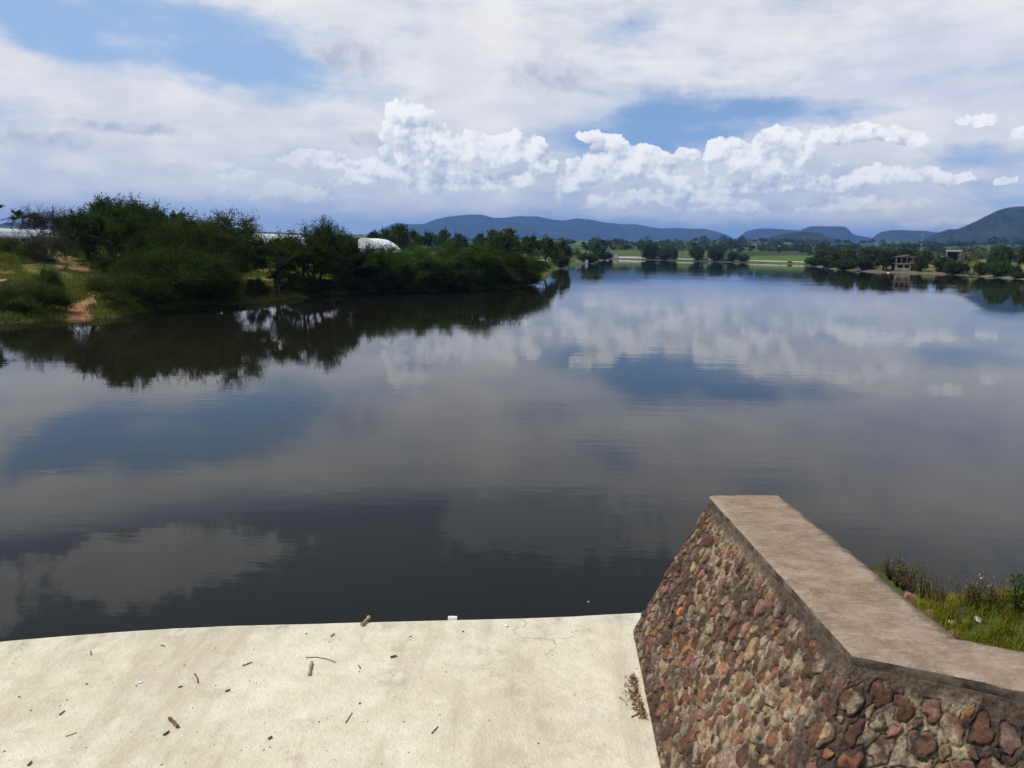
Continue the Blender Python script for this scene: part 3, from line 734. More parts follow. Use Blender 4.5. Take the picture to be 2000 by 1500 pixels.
def leaves_mesh(C, U, size, asp, rg, tint, mat, name='crown'):
    """C: leaf centres, U: leaf directions"""
    n = len(C); R = rg.normal(size=(n, 3)); W = np.cross(U, R); W /= np.linalg.norm(W, axis=1)[:, None]+1e-9
    s = size*rg.uniform(.6, 1.35, n)[:, None]
    V = np.stack([C-U*s*.5, C+W*s*asp*.5, C+U*s*.5, C-W*s*asp*.5], 1).reshape(-1, 3)
    F = np.arange(n*4).reshape(n, 4)
    col = np.repeat(np.clip(tint, 0, 1), 4)[:, None]*np.ones(3)
    return mesh_np(name, V, F, False, col, [mat])
def make_tree(seed, leaf, H=5.0, Wd=5.5, stems=1, trunk_h=.28, r0=.17, depth=4, per=46, size=.12, asp=.42, flat=.55, droop=.0, sparse=1.0, spray=.55, low=False, asym=.0):
    rg = np.random.default_rng(seed); wood = MB(); tips = []
    def grow(p, d, L, r, lv):
        k = 4; pts = [p]; q = p.copy(); dd = d.copy()
        for i in range(k):
            dd = dd+rg.normal(0, .16, 3); dd[2] += .04-droop*.12; dd /= np.linalg.norm(dd); q = q+dd*L/k; pts.append(q)
            if lv <= 1 or (low and lv <= 3): tips.append((q.copy(), dd.copy()))
        wood.tube(pts, np.linspace(r, r*.62, k+1), 6 if lv > 2 else 4, cap=False)
        if lv == 0: return
        nb = 3 if rg.random() < .65 else 2
        for j in range(nb):
            a = rg.uniform(0, 6.283); side = np.cross(dd, [math.cos(a), math.sin(a), .3]); side /= np.linalg.norm(side)+1e-9
            nd = dd*rg.uniform(.55, .9)+side*rg.uniform(.5, .95); nd[2] *= flat if lv < 3 else .85; nd[2] += .10; nd /= np.linalg.norm(nd)
            grow(q, nd, L*rg.uniform(.62, .85), r*.60, lv-1)
    for s_ in range(stems):
        a = s_*2.4+rg.uniform(0, 1); o = np.array([math.cos(a), math.sin(a), 0])*(.03 if stems > 1 else 0)
        d = np.array([math.cos(a)*.28*(stems > 1)+rg.normal(0, .09)+asym, math.sin(a)*.28*(stems > 1)+rg.normal(0, .09), 1.0]); 
        if low: d = np.array([math.cos(a)*rg.uniform(.3, 1.3), math.sin(a)*rg.uniform(.3, 1.3), 1.0])
        d /= np.linalg.norm(d); grow(o, d, H*trunk_h*rg.uniform(.85, 1.1), r0/(stems**.5), depth)
    T_ = np.array([t[0] for t in tips]); D_ = np.array([t[1] for t in tips])
    keep = rg.random(len(T_)) < sparse; T_ = T_[keep]; D_ = D_[keep]
    # each tip carries sprays of leaves
    n = len(T_); m = 3; k = max(3, per//m)
    U = np.repeat(D_, m, 0)+rg.normal(0, .62, (n*m, 3)); U[:, 2] = U[:, 2]*flat+.05-droop*.5; U /= np.linalg.norm(U, axis=1)[:, None]
    O = np.repeat(T_, m, 0); Ls = spray*rg.uniform(.5, 1.25, n*m)
    t = rg.uniform(0, 1, (n*m, k)); C = O[:, None, :]+U[:, None, :]*(t*Ls[:, None])[..., None]+rg.normal(0, .055*spray/.55, (n*m, k, 3))
    C[..., 2] -= (t**2*droop*Ls[:, None]*.5)
    LU = np.repeat(U, k, 0)+rg.normal(0, .55, (n*m*k, 3)); LU /= np.linalg.norm(LU, axis=1)[:, None]
    C = C.reshape(-1, 3)
    tint = np.clip(np.repeat(rg.uniform(0, 1, n), m*k)*.6+rg.uniform(0, .4, n*m*k), 0, 1)
    # fit to the wanted crown height and width
    hz = np.percentile(C[:, 2], 99.5); wx = (np.percentile(C[:, 0], 99)-np.percentile(C[:, 0], 1)); wy = (np.percentile(C[:, 1], 99)-np.percentile(C[:, 1], 1))
    cx, cy = np.median(C[:, 0]), np.median(C[:, 1]); S = np.array([Wd/wx, Wd/wy, H/hz])
    def fit(P):
        w = np.clip(P[:, 2:3]/hz*2.0, 0, 1); Q = P.copy(); Q[:, :2] -= w*np.array([cx, cy]); return Q*S
    C = fit(C); C[:, 2] = np.where(C[:, 2] < .04, .04+rg.random(len(C))*.2, C[:, 2])
    for i in range(len(wood.V)): wood.V[i] = fit(wood.V[i])
    crown = leaves_mesh(C, LU, size, asp, rg, tint, leaf)
    me = bpy.data.meshes.new('trunk'); me.from_pydata(np.concatenate(wood.V).tolist(), [], wood.F); me.materials.append(M_BARK)
    me.polygons.foreach_set('use_smooth', [True]*len(me.polygons)); me.update()
    return me, crown, H, Wd
GL = 'trees along the left shore'; GR = 'trees and bushes on the right shore'; GF = 'trees round the far side of the lake'
SP = {}
SP['a0'] = make_tree(1, L_DARK, 5.4, 6.2, 1, .30, .20, 5, 42)
SP['a1'] = make_tree(2, L_DARK, 5.0, 6.0, 3, .24, .20, 4, 72, flat=.7)
SP['a2'] = make_tree(37, L_MID, 5.2, 5.6, 2, .26, .18, 4, 60, flat=.8, spray=.65)
SP['a3'] = make_tree(4, L_DARK, 5.0, 4.8, 3, .24, .18, 4, 46, flat=.9, spray=.7, sparse=.85)
SP['b0'] = make_tree(5, L_LIGHT, 3.0, 5.0, 9, .22, .09, 3, 38, flat=.7, low=True, spray=.6)
SP['b1'] = make_tree(6, L_DARK, 3.6, 5.2, 13, .22, .09, 3, 42, flat=.6, low=True, spray=.6)
SP['b2'] = make_tree(7, L_DARK, 4.0, 4.6, 10, .22, .09, 3, 34, flat=.9, low=True, spray=.65)
SP['b3'] = make_tree(8, L_LIGHT, 2.4, 3.6, 8, .24, .06, 3, 30, flat=.9, low=True, spray=.45, size=.10)
SP['t0'] = make_tree(9, L_GREY, 4.6, 3.8, 5, .30, .07, 4, 11, size=.10, flat=1.1, sparse=.8, spray=.5)
SP['t1'] = make_tree(10, L_GREY, 4.2, 4.0, 6, .30, .06, 4, 9, size=.10, flat=1.2, sparse=.7, spray=.5)
SP['l0'] = make_tree(12, L_MID, 6.5, 5.0, 1, .34, .16, 4, 12, size=.26, asp=.7, flat=.9, sparse=.9, spray=.35)
SP['f0'] = make_tree(14, L_MID, 6.0, 7.0, 2, .28, .25, 3, 60, size=.40, asp=.6, spray=1.0)
SP['f1'] = make_tree(15, L_LIGHT, 6.0, 6.6, 2, .26, .25, 3, 60, size=.40, asp=.6, spray=1.0, flat=.8)
SP['f2'] = make_tree(16, L_MID, 4.0, 7.0, 8, .22, .16, 2, 50, size=.38, asp=.6, low=True, spray=.9)
SP['f3'] = make_tree(17, L_LIGHT, 5.0, 7.0, 7, .24, .16, 2, 55, size=.38, asp=.6, low=True, spray=.9)
vr = random.Random(5)
def plant(kind, px, top, wpx, r, label, cat='tree', name='tree', group=None, rz=None):
    if group == GF and px > 1185: top += 8; wpx *= .62; kind = 'f3' if int(px) % 2 else 'f2'
    if group == GR: wpx *= .82; top += 4; kind = {'f0': 'f1', 'f2': 'f3' if int(px) % 3 == 0 else 'f2'}.get(kind, kind)
    tm, cm, H, Wd = SP[kind]; x, y = atr(px, r)
    if r > 110: r = max(r, shore_r(px)+4); x, y = atr(px, r)
    while sdf1(x, y) < .5: r *= 1.01; x, y = atr(px, r)
    g = hgt(x, y)
    h = zat(px, top, r)-g; R = math.hypot(x, y); w = wpx/FPX*R*(1+((px-1000)/FPX)**2)**-.5*1.0
    root = empty(name, (x, y, g-.05), vr.uniform(0, 6.28) if rz is None else rz); root.scale = (w/Wd, w/Wd, h/H)
    tag(root, label, cat, group); link('trunk', tm, root); link('crown', cm, root); return root
GS = 'bushes at the foot of the left bank'; GF = 'trees round the far side of the lake'; GR = 'trees and bushes on the right shore'
for a in [
 ('a1', 226, 386, 185, 72, 'tall dark broad-crowned tree above the path, highest of the left shore', 'tree', 'tree', GL),
 ('a3', 172, 408, 80, 75, 'dark loose tree at the left flank of the tallest crown', 'tree', 'tree', GL),
 ('a1', 288, 396, 110, 78, 'dark dense tree rising just right of the tallest crown', 'tree', 'tree', GL),
 ('f0', 352, 416, 70, 92, 'small rounded nearly black tree seen between two big crowns', 'tree', 'tree', GL),
 ('a1', 300, 432, 165, 68, 'dark spreading tree in front of the tallest crown', 'tree', 'tree', GL),
 ('a2', 440, 416, 165, 66, 'dark tree with bright green feathery top, left of the white greenhouse roofs', 'tree', 'tree', GL),
 ('a2', 390, 424, 110, 71, 'green-topped tree crowded against the feathery topped one', 'tree', 'tree', GL),
 ('a0', 541, 462, 130, 63, 'tree with a thick dark trunk standing at the water in the gap of yellow grass', 'tree', 'tree', GL, 1.2),
 ('a3', 622, 430, 125, 66, 'tall ragged tree with upright twigs in front of the greenhouses', 'tree', 'tree', GL),
 ('a1', 596, 472, 110, 64, 'low forked tree right of the thick dark trunk', 'tree', 'tree', GL),
 ('a3', 672, 450, 80, 74, 'thin topped tree between the ragged tree and the tent-like roof', 'tree', 'tree', GL),
 ('a1', 705, 472, 120, 69, 'dark tree below the tent-like white roof', 'tree', 'tree', GL),
 ('a0', 672, 496, 130, 65, 'dark low tree leaning over the water right of the ragged tree', 'tree', 'tree', GL),
 ('a2', 775, 478, 120, 74, 'mid green tree on the spit just right of the tent-like roof', 'tree', 'tree', GL),
 ('b2', 742, 505, 120, 68, 'dark bushy tree touching the water below the tent-like roof', 'tree', 'tree', GL),
 ('a2', 835, 483, 110, 79, 'low green tree in front of the bright field', 'tree', 'tree', GL),
 ('b2', 815, 508, 125, 71, 'rounded waterside tree in the middle of the spit', 'tree', 'tree', GL),
 ('a2', 915, 474, 120, 84, 'tallest rounded green tree near the end of the spit', 'tree', 'tree', GL),
 ('b2', 880, 503, 115, 76, 'waterside tree left of the rounded tree near the end of the spit', 'tree', 'tree', GL),
 ('b1', 945, 505, 110, 82, 'dark bushy tree under the rounded one near the end of the spit', 'tree', 'tree', GL),
 ('b2', 985, 490, 100, 90, 'green tree second from the tip of the spit', 'tree', 'tree', GL),
 ('b2', 1030, 499, 82, 95, 'last tree at the tip of the spit, hanging over the water', 'tree', 'tree', GL),
 ('b1', 1012, 520, 90, 90, 'dark bush at the waterline under the trees of the tip', 'bush', 'bush', GL),
 ('l0', -50, 382, 140, 86, 'large-leaved tree reaching into the picture at its left border', 'tree', 'tree', GL),
 ('t0', 62, 404, 80, 80, 'half-bare grey-green tree, leftmost of the thin ones on the rise', 'tree', 'tree', GL),
 ('t1', 108, 402, 85, 84, 'half-bare brownish tree in the middle of the thin ones on the rise', 'tree', 'tree', GL),
 ('t0', 146, 410, 75, 78, 'half-bare tree next to the tallest dark crown', 'tree', 'tree', GL),
 ('t1', 122, 446, 90, 70, 'brown twiggy shrub at the top of the slope behind the path', 'shrub', 'shrub', GL),
 ('t1', 84, 452, 80, 73, 'brown twiggy shrub left of its twin at the top of the slope', 'shrub', 'shrub', GL),
 ('b3', 22, 467, 80, 78, 'low dark shrub under the white roofs at the left border', 'bush', 'bush', GS),
 ('b3', 62, 470, 70, 74, 'low green shrub at the top of the slope below the thin trees', 'bush', 'bush', GS),
 ('b0', 66, 548, 112, 50.5, 'dark round bush left of the dirt path', 'bush', 'bush', GS),
 ('b3', 20, 568, 90, 50.5, 'green bush at the left border near the waterline', 'bush', 'bush', GS),
 ('b3', 88, 522, 60, 56, 'light green bush halfway up the slope left of the path', 'bush', 'bush', GS),
 ('b0', 258, 532, 142, 51, 'feathery green bush directly right of the dirt path', 'bush', 'bush', GS),
 ('b3', 240, 503, 90, 60, 'light green bush above the feathery one by the path', 'bush', 'bush', GS),
 ('b1', 320, 485, 190, 55, 'big dark bush hanging over the water right of the path', 'bush', 'bush', GS),
 ('b1', 390, 495, 140, 57, 'very dark bush ending the thicket before the gap of yellow grass', 'bush', 'bush', GS),
 ('b2', 345, 448, 150, 62, 'dark bushy tree filling the thicket behind the big dark bush', 'tree', 'tree', GL),
 ('b1', 412, 462, 130, 62, 'dark bushy tree left of the gap of yellow grass', 'tree', 'tree', GL),
 ('b3', 500, 540, 42, 62, 'small dark shrub in the gap of yellow grass', 'bush', 'bush', GS),
 ('b1', 610, 540, 90, 64.5, 'dark bush at the waterline right of the thick trunk', 'bush', 'bush', GS),
 ('b1', 700, 540, 110, 66.5, 'dark bush at the waterline below the tent-like roof', 'bush', 'bush', GS),
 ('b1', 790, 540, 110, 69.5, 'dark bush at the waterline in the middle of the spit', 'bush', 'bush', GS),
 ('b1', 880, 540, 100, 73.5, 'dark bush at the waterline two thirds along the spit', 'bush', 'bush', GS),
 ('f1', 776, 441, 46, 150, 'round tree on the skyline right of the tent-like roof', 'tree', 'tree', GF),
 ('f3', 764, 461, 24, 140, 'small pale round tree below the one on the skyline', 'tree', 'tree', GF),
 ('f0', 753, 449, 26, 190, 'small dark tree on the skyline left of the round one', 'tree', 'tree', GF),
 ('f0', 726, 452, 34, 200, 'dark tree just above the tent-like roof', 'tree', 'tree', GF),
 ('f0', 810, 450, 34, 230, 'dark tree on the left of the row behind the bright field', 'tree', 'tree', GF),
 ('f0', 863, 449, 30, 240, 'dark peaked tree in the row behind the bright field', 'tree', 'tree', GF),
 ('f0', 836, 454, 30, 245, 'dark low tree in the middle of the row behind the bright field', 'tree', 'tree', GF),
 ('f0', 895, 457, 26, 250, 'dark little tree right of the peaked one', 'tree', 'tree', GF),
 ('f0', 939, 456, 20, 260, 'small dark tree at the right end of the bright field skyline', 'tree', 'tree', GF),
 ('f2', 886, 466, 32, 200, 'dark bush standing alone in the bright field', 'bush', 'bush', GF),
 ('f1', 984, 449, 62, 165, 'large light-topped tree at the right edge of the bright field', 'tree', 'tree', GF),
 ('f3', 968, 462, 30, 160, 'pale tree at the foot of the large light-topped one', 'tree', 'tree', GF),
 ('f0', 1030, 462, 50, 180, 'dark tree right of the large light-topped one', 'tree', 'tree', GF),
 ('f0', 1074, 464, 46, 170, 'dark wide tree above the low shed roof', 'tree', 'tree', GF),
 ('f0', 1102, 470, 34, 200, 'dark tree right of the shed', 'tree', 'tree', GF),
 ('f2', 1096, 498, 30, 125, 'low bush at the waterline beyond the tip of the spit', 'bush', 'bush', GF),
 ('f2', 1150, 495, 34, 160, 'low bush on the grassy point left of the far dam', 'bush', 'bush', GF),
 ('f2', 1180, 491, 26, 185, 'dark bush where the far dam begins', 'bush', 'bush', GF),
 ('f0', 1168, 474, 40, 240, 'dark tree behind the start of the far dam', 'tree', 'tree', GF),
 ('f0', 1272, 469, 46, 420, 'dark wide tree behind the left part of the far dam', 'tree', 'tree', GF),
 ('f0', 1300, 476, 44, 400, 'second dark tree behind the left part of the far dam', 'tree', 'tree', GF),
 ('f2', 1265, 487, 24, 330, 'small bush close behind the left part of the far dam', 'bush', 'bush', GF),
 ('f0', 1318, 478, 18, 350, 'narrow dark tree behind the middle of the far dam', 'tree', 'tree', GF),
 ('f0', 1362, 474, 40, 420, 'dark tree left of the gap above the middle of the far dam', 'tree', 'tree', GF),
 ('f0', 1400, 474, 46, 400, 'dark tree above the middle of the far dam', 'tree', 'tree', GF),
 ('f1', 1432, 484, 30, 330, 'green tree right of the middle of the far dam', 'tree', 'tree', GF),
 ('f2', 1452, 489, 34, 310, 'dark bush on the right half of the far dam', 'bush', 'bush', GF),
 ('f2', 1424, 498, 22, 300, 'tiny bush at the foot of the right half of the far dam', 'bush', 'bush', GF),
 ('f2', 1544, 502, 14, 290, 'tiny bush near the right end of the far dam', 'bush', 'bush', GF),
 ('f2', 1594, 500, 40, 235, 'dark bush at the right end of the far dam', 'bush', 'bush', GR),
 ('f3', 1620, 496, 48, 228, 'green waterside bush, second right of the far dam', 'bush', 'bush', GR),
 ('f2', 1652, 502, 44, 218, 'green waterside bush in the middle of the clump right of the far dam', 'bush', 'bush', GR),
 ('f3', 1688, 497, 44, 215, 'bright domed bush left of the unfinished house', 'bush', 'bush', GR),
 ('f1', 1612, 486, 50, 270, 'tree rising behind the clump right of the far dam', 'tree', 'tree', GR),
 ('f1', 1652, 484, 56, 280, 'broad tree behind the domed bushes', 'tree', 'tree', GR),
 ('f0', 1697, 482, 50, 290, 'dark tree behind the bright domed bush', 'tree', 'tree', GR),
 ('f0', 1734, 486, 42, 250, 'dark tree hiding the left side of the unfinished house', 'tree', 'tree', GR),
 ('f1', 1728, 498, 32, 225, 'green tree just left of the unfinished house', 'tree', 'tree', GR),
 ('f0', 1765, 482, 46, 300, 'dark tree directly behind the unfinished house', 'tree', 'tree', GR),
 ('f2', 1800, 500, 26, 235, 'small dark bush right of the unfinished house', 'bush', 'bush', GR),
 ('f1', 1802, 486, 44, 310, 'green tree behind and right of the unfinished house', 'tree', 'tree', GR),
 ('f2', 1845, 498, 36, 215, 'dark round bush left of its lower neighbour by the palm', 'bush', 'bush', GR),
 ('f2', 1870, 507, 48, 200, 'dark wide bush just left of the palm', 'bush', 'bush', GR),
 ('f2', 1921, 509, 32, 205, 'dark bush right of the palm', 'bush', 'bush', GR),
 ('f2', 1957, 506, 48, 175, 'dark rounded bush on the grass near the right border', 'bush', 'bush', GR),
 ('f2', 1948, 484, 34, 235, 'dark round bush high on the dry slope', 'bush', 'bush', GR),
 ('f1', 1962, 478, 34, 260, 'green tree at the crest of the dry slope', 'tree', 'tree', GR),
 ('f2', 1988, 515, 22, 165, 'small dark bush close to the right border', 'bush', 'bush', GR),
 ('f2', 2000, 528, 36, 145, 'dark bush at the waterline on the right border', 'bush', 'bush', GR),
 ('f2', 1888, 528, 16, 150, 'tiny bush on the beach below the palm', 'bush', 'bush', GR),
 ('f2', 1903, 530, 16, 146, 'tiny bush on the beach right of the one below the palm', 'bush', 'bush', GR),
 ('f1', 2006, 478, 40, 250, 'green tree on the skyline at the right border', 'tree', 'tree', GR)]:
    plant(*a[:9], rz=a[9] if len(a) > 9 else None)

def build_wood(name, areas, seed, label, mat=None):
    """far-off woods that read as one mass: (px0, px1, r0, r1, count, crown size)"""
    rg = np.random.default_rng(seed); Cs = []; Ts = []; Us = []
    for p0, p1, r0, r1, cnt, sz in areas:
        for i in range(cnt):
            r = rg.uniform(r0, r1); px = rg.uniform(p0, p1); x, y = atr(px, r)
            if r < 520 and sdf1(x, y) < 14: continue
            s = sz*rg.uniform(.5, 1.3); h = s*rg.uniform(.55, 1.0); g = hgt(x, y)
            n = 130; d = rg.normal(size=(n, 3)); d /= np.linalg.norm(d, axis=1)[:, None]; rad = rg.uniform(.45, 1.08, n)[:, None]
            P = d*rad*np.array([s*.62, s*.62, h*.5])+np.array([x, y, g+h*.5])
            lump = fbm(d[:, 0]*2+i, d[:, 2]*2, 2, seed)
            P[:, 2] += (lump-.5)*h*.5; P[:, 2] = np.maximum(P[:, 2], g)
            Cs.append(P); Us.append(rg.normal(size=(n, 3))); Ts.append(np.full(n, rg.uniform(0, 1))+rg.uniform(-.2, .2, n))
    C = np.concatenate(Cs); U = np.concatenate(Us); U /= np.linalg.norm(U, axis=1)[:, None]
    me = leaves_mesh(C, U, 1.0, .8, rg, np.concatenate(Ts), mat or L_DARK, name)
    # leaf clump size grows with distance
    V = np.empty(len(me.vertices)*3, np.float32); me.vertices.foreach_get('co', V); V = V.reshape(-1, 4, 3)
    cen = V.mean(1, keepdims=True); k = np.clip(np.linalg.norm(cen[..., :2], axis=-1, keepdims=True)/560., .5, 4); V = cen+(V-cen)*k
    me.vertices.foreach_set('co', V.ravel()); me.update()
    o = link(name, me); return tag(o, label, 'trees', kind='stuff')
build_wood('distant_trees', [(700, 980, 270, 420, 34, 5), (980, 1220, 240, 420, 60, 5), (1200, 1560, 560, 760, 26, 5), (1100, 1650, 620, 1200, 110, 8),
   (900, 1750, 1200, 2600, 250, 11), (1570, 1850, 330, 520, 22, 5), (1600, 2050, 520, 1100, 70, 7), (1000, 1250, 200, 260, 10, 3), (1750, 2060, 1100, 2100, 150, 12), (500, 760, 420, 700, 60, 7), (-20, 420, 340, 520, 60, 7)], 3,
   'hedgerows and scattered woods on the plain between the lake and the hills')

build_wood('distant_shrubs', [(760, 1000, 300, 520, 40, 3.5), (1060, 1200, 220, 420, 30, 3), (1190, 1580, 520, 900, 70, 5), (1200, 1700, 900, 1500, 70, 9), (1560, 2050, 300, 900, 90, 5), (1750, 2050, 260, 420, 30, 3)], 8,
   'lighter green scrub dotted over the fields beyond the lake', L_LIGHT)
# grass on the left bank and on the small bank behind the wall
def build_grass(name, xy, hts, rg, label, wid=.02, bend=.5, blades=6, spread=.1, mat=L_GRASS, tint=None):
    x, y = xy; n = len(x); z = height(x, y)
    X_ = np.repeat(x, blades)+rg.normal(0, spread, n*blades); Y_ = np.repeat(y, blades)+rg.normal(0, spread, n*blades); Z_ = np.repeat(z, blades)
    h = np.repeat(hts, blades)*rg.uniform(.5, 1.2, n*blades); a = rg.uniform(0, 6.283, n*blades); ln = rg.uniform(.1, 1, n*blades)*bend
    b = np.stack([X_, Y_, Z_-.02], 1); dx = np.stack([np.cos(a), np.sin(a), 0*a], 1); px = np.stack([-np.sin(a), np.cos(a), 0*a], 1)
    m = b+dx*(h*ln*.35)[:, None]+np.array([0, 0, 1.])*(h*.6)[:, None]; t = b+dx*(h*ln)[:, None]+np.array([0, 0, 1.])*(h*(1-.3*ln))[:, None]
    w = wid*rg.uniform(.6, 1.4, n*blades)[:, None]
    V = np.stack([b-px*w, b+px*w, m+px*w*.75, m-px*w*.75, t+px*w*.12, t-px*w*.12], 1).reshape(-1, 3)
    k = np.arange(n*blades)[:, None]*6; F = np.concatenate([k+np.array([[0, 1, 2, 3]]), k+np.array([[3, 2, 4, 5]])])
    tt = np.repeat(np.clip((np.repeat(tint, blades) if tint is not None else rg.uniform(0, 1, n*blades))+rg.normal(0, .15, n*blades), 0, 1), 6)[:, None]*np.ones(3)
    return tag(link(name, mesh_np(name, V, F, False, tt, [mat])), label, 'grass', kind='stuff')
rg = np.random.default_rng(3)
n = 28000; r = np.sqrt(rg.uniform(44.5**2, 92**2, n)); px = rg.uniform(-60, 1060, n); A = np.array([atr(p, 1) for p in px]); x, y = A[:, 0]*r, A[:, 1]*r
d = poly_sdf(x, y, SHORE); pd = np.full(n, 9.)
for p, q, wd in PATH:
    p = np.array(p[:2]); q = np.array(q[:2]); e = q-p; t = np.clip(((x-p[0])*e[0]+(y-p[1])*e[1])/(e@e), 0, 1); pd = np.minimum(pd, np.hypot(x-p[0]-t*e[0], y-p[1]-t*e[1])-wd*.8)
nn = fbm(x*.3, y*.3, 3, 91); k = (d > .12) & (pd > 0) & ((nn > .36) | (d < 2.5))
build_grass('grass', (x[k], y[k]), (.10+.32*nn[k])*1.0, rg, 'rough grass covering the left bank beside the dirt path', wid=.030, spread=.16, tint=fbm(x[k]*.11, y[k]*.11, 3, 92)*1.5-.3)

# ------------------------------------------------------------------ buildings, greenhouses, dam
def plain(name, col, rough=.8, ns=8.0, var=.25, spec=.3):
    def b(T):
        n = T.noise(T.obj(), ns, 5, .6); c = T.mix(T.smooth(n, .3, .7), tuple(v*(1-var) for v in col), tuple(min(1, v*(1+var*.5)) for v in col))
        return principled(T, c, rough, T.bump(n, .3, .01), spec)
    return material(name, b)
M_FILM = plain('white_plastic_film', (.80, .80, .81), .5, .3, .04, .4)
M_WHITE = plain('white_paint', (.72, .71, .67), .8, 1.2, .15)
M_POST = plain('dull_steel', (.22, .21, .20), .5, 4, .3)
M_BRICK = plain('raw_brick', (.22, .10, .07), .9, 2.0, .35)
M_CONC = plain('grey_concrete', (.30, .26, .21), .9, 1.2, .3)
M_DARK = plain('painted_interior_shade', (.012, .011, .010), .9, 3, .2)  # shade of interiors put into the colour: doors, windows, shelter back
M_YELLOW = plain('yellow_paint', (.55, .42, .09), .8, 1, .2)
M_TAN = plain('sandy_render', (.38, .30, .20), .9, 1, .25)
M_RUST = plain('rusty_tin', (.17, .10, .07), .8, 2, .4)
M_TIN = plain('pale_tin', (.50, .52, .54), .5, 1, .2)
M_RED = plain('red_paint', (.26, .07, .05), .6, 2, .2)
def m_rock(T):
    p = T.obj(); n = T.noise(p, 7, 6, .65); r = T.rnd()
    c = T.mix(T.smooth(n, .35, .65), (.20, .085, .070), (.42, .22, .19)); c = T.mix(T.smooth(r, .4, .9)*.6, c, (.26, .18, .14))
    return principled(T, c, .9, T.bump(n+T.noise(p, 30, 4, .6)*.5, .8, .03), .2)
M_ROCK = material('pink_rock', m_rock)

def site(px, r):
    r = max(r, shore_r(px)+6)
    x, y = atr(px, r); return x, y, hgt(x, y)
def greenhouse(px0, px1, r0, r1, top, label, nb, hlen=14.0, prof=None):
    """a row of arched bays; each bay is a cover sheet on its frame, ridges running away from the lake"""
    x0, y0 = atr(px0, r0); x1, y1 = atr(px1, r1); g = min(hgt(x0, y0), hgt(x1, y1)); L = math.hypot(x1-x0, y1-y0); rz = math.atan2(y1-y0, x1-x0)
    h = zat((px0+px1)/2, top, (r0+r1)/2)-g; root = empty('greenhouse', (x0, y0, g-.1), rz); tag(root, label, 'greenhouse', 'white greenhouses behind the left shore trees')
    w = L/nb
    fr = MB(); 
    for b in range(nb+1):
        for yy in np.linspace(0, hlen, 4): fr.box((b*w, yy, h*.28), (.14, .14, h*.60))
        fr.box((b*w, hlen/2, h*.575), (.10, hlen, .10))
    fr.box((L/2, 0, h*.575), (L, .10, .10)); fr.box((L/2, hlen, h*.575), (L, .10, .10))
    for b in range(nb):
        m = MB(); k = 9; th = .04; rgx = random.Random(int(px0)+b)
        prof = prof or [(-.02, .52), (.02, .64), (.10, .78), (.26, .92), (.46, 1.0), (.62, .97), (.80, .84), (.93, .68), (1.0, .55)]
        sag = rgx.uniform(.95, 1.03); P = []
        for off in (0, -th):
            for yy in np.linspace(0, hlen, 8):
                for i, (u, v) in enumerate(prof): P.append((u*w+.02, yy, h*v*sag-(.02*math.sin(yy*2.2+i)+.02 if i not in (0, 8) else 0)+off))
        n8 = 8*k; F = []
        for s_, base in ((1, 0), (-1, n8)):
            for j in range(7):
                for i in range(k-1):
                    f = (base+j*k+i, base+j*k+i+1, base+(j+1)*k+i+1, base+(j+1)*k+i); F.append(f if s_ > 0 else f[::-1])
        for j in range(7):
            for i in (0, k-1): F.append((j*k+i, (j+1)*k+i, n8+(j+1)*k+i, n8+j*k+i))
        for i in range(k-1):
            for j in (0, 7): F.append((j*k+i, j*k+i+1, n8+j*k+i+1, n8+j*k+i))
        # gable sheet hanging down the front, torn at one side
        q = len(P); P += [(prof[i][0]*w+.02, -.03, h*prof[i][1]*sag) for i in range(k)]+[(prof[i][0]*w+.02, -.03, h*(.50-.12*abs(math.sin(i*1.7+b)))) for i in range(k)]
        F += [(q+i, q+i+1, q+k+i+1, q+k+i) for i in range(k-1)]
        m.add(P, F); m.build('cover', M_FILM, root, smooth=False)
    fr.build('frame', M_POST, root); return root
greenhouse(-30, 62, 128, 122, 444, 'row of white arched greenhouse roofs at the left border behind thin trees', 4)
greenhouse(70, 262, 135, 128, 455, 'white greenhouse glimpsed through the brown shrubs left of the tallest tree', 7)
greenhouse(484, 632, 140, 132, 456, 'row of white arched greenhouse roofs showing above the trees left of the ragged tree', 5)
greenhouse(700, 752, 108, 106, 461, 'single tent-like white greenhouse end at the start of the spit', 1, 5, [(-.02, .70), (.0, .93), (.10, 1.0), (.25, .99), (.42, .96), (.60, .88), (.78, .76), (.92, .63), (1.0, .52)])

def house_box(root, name, mat, c, d): m = MB(); m.box(c, d); return m.build(name, mat, root)
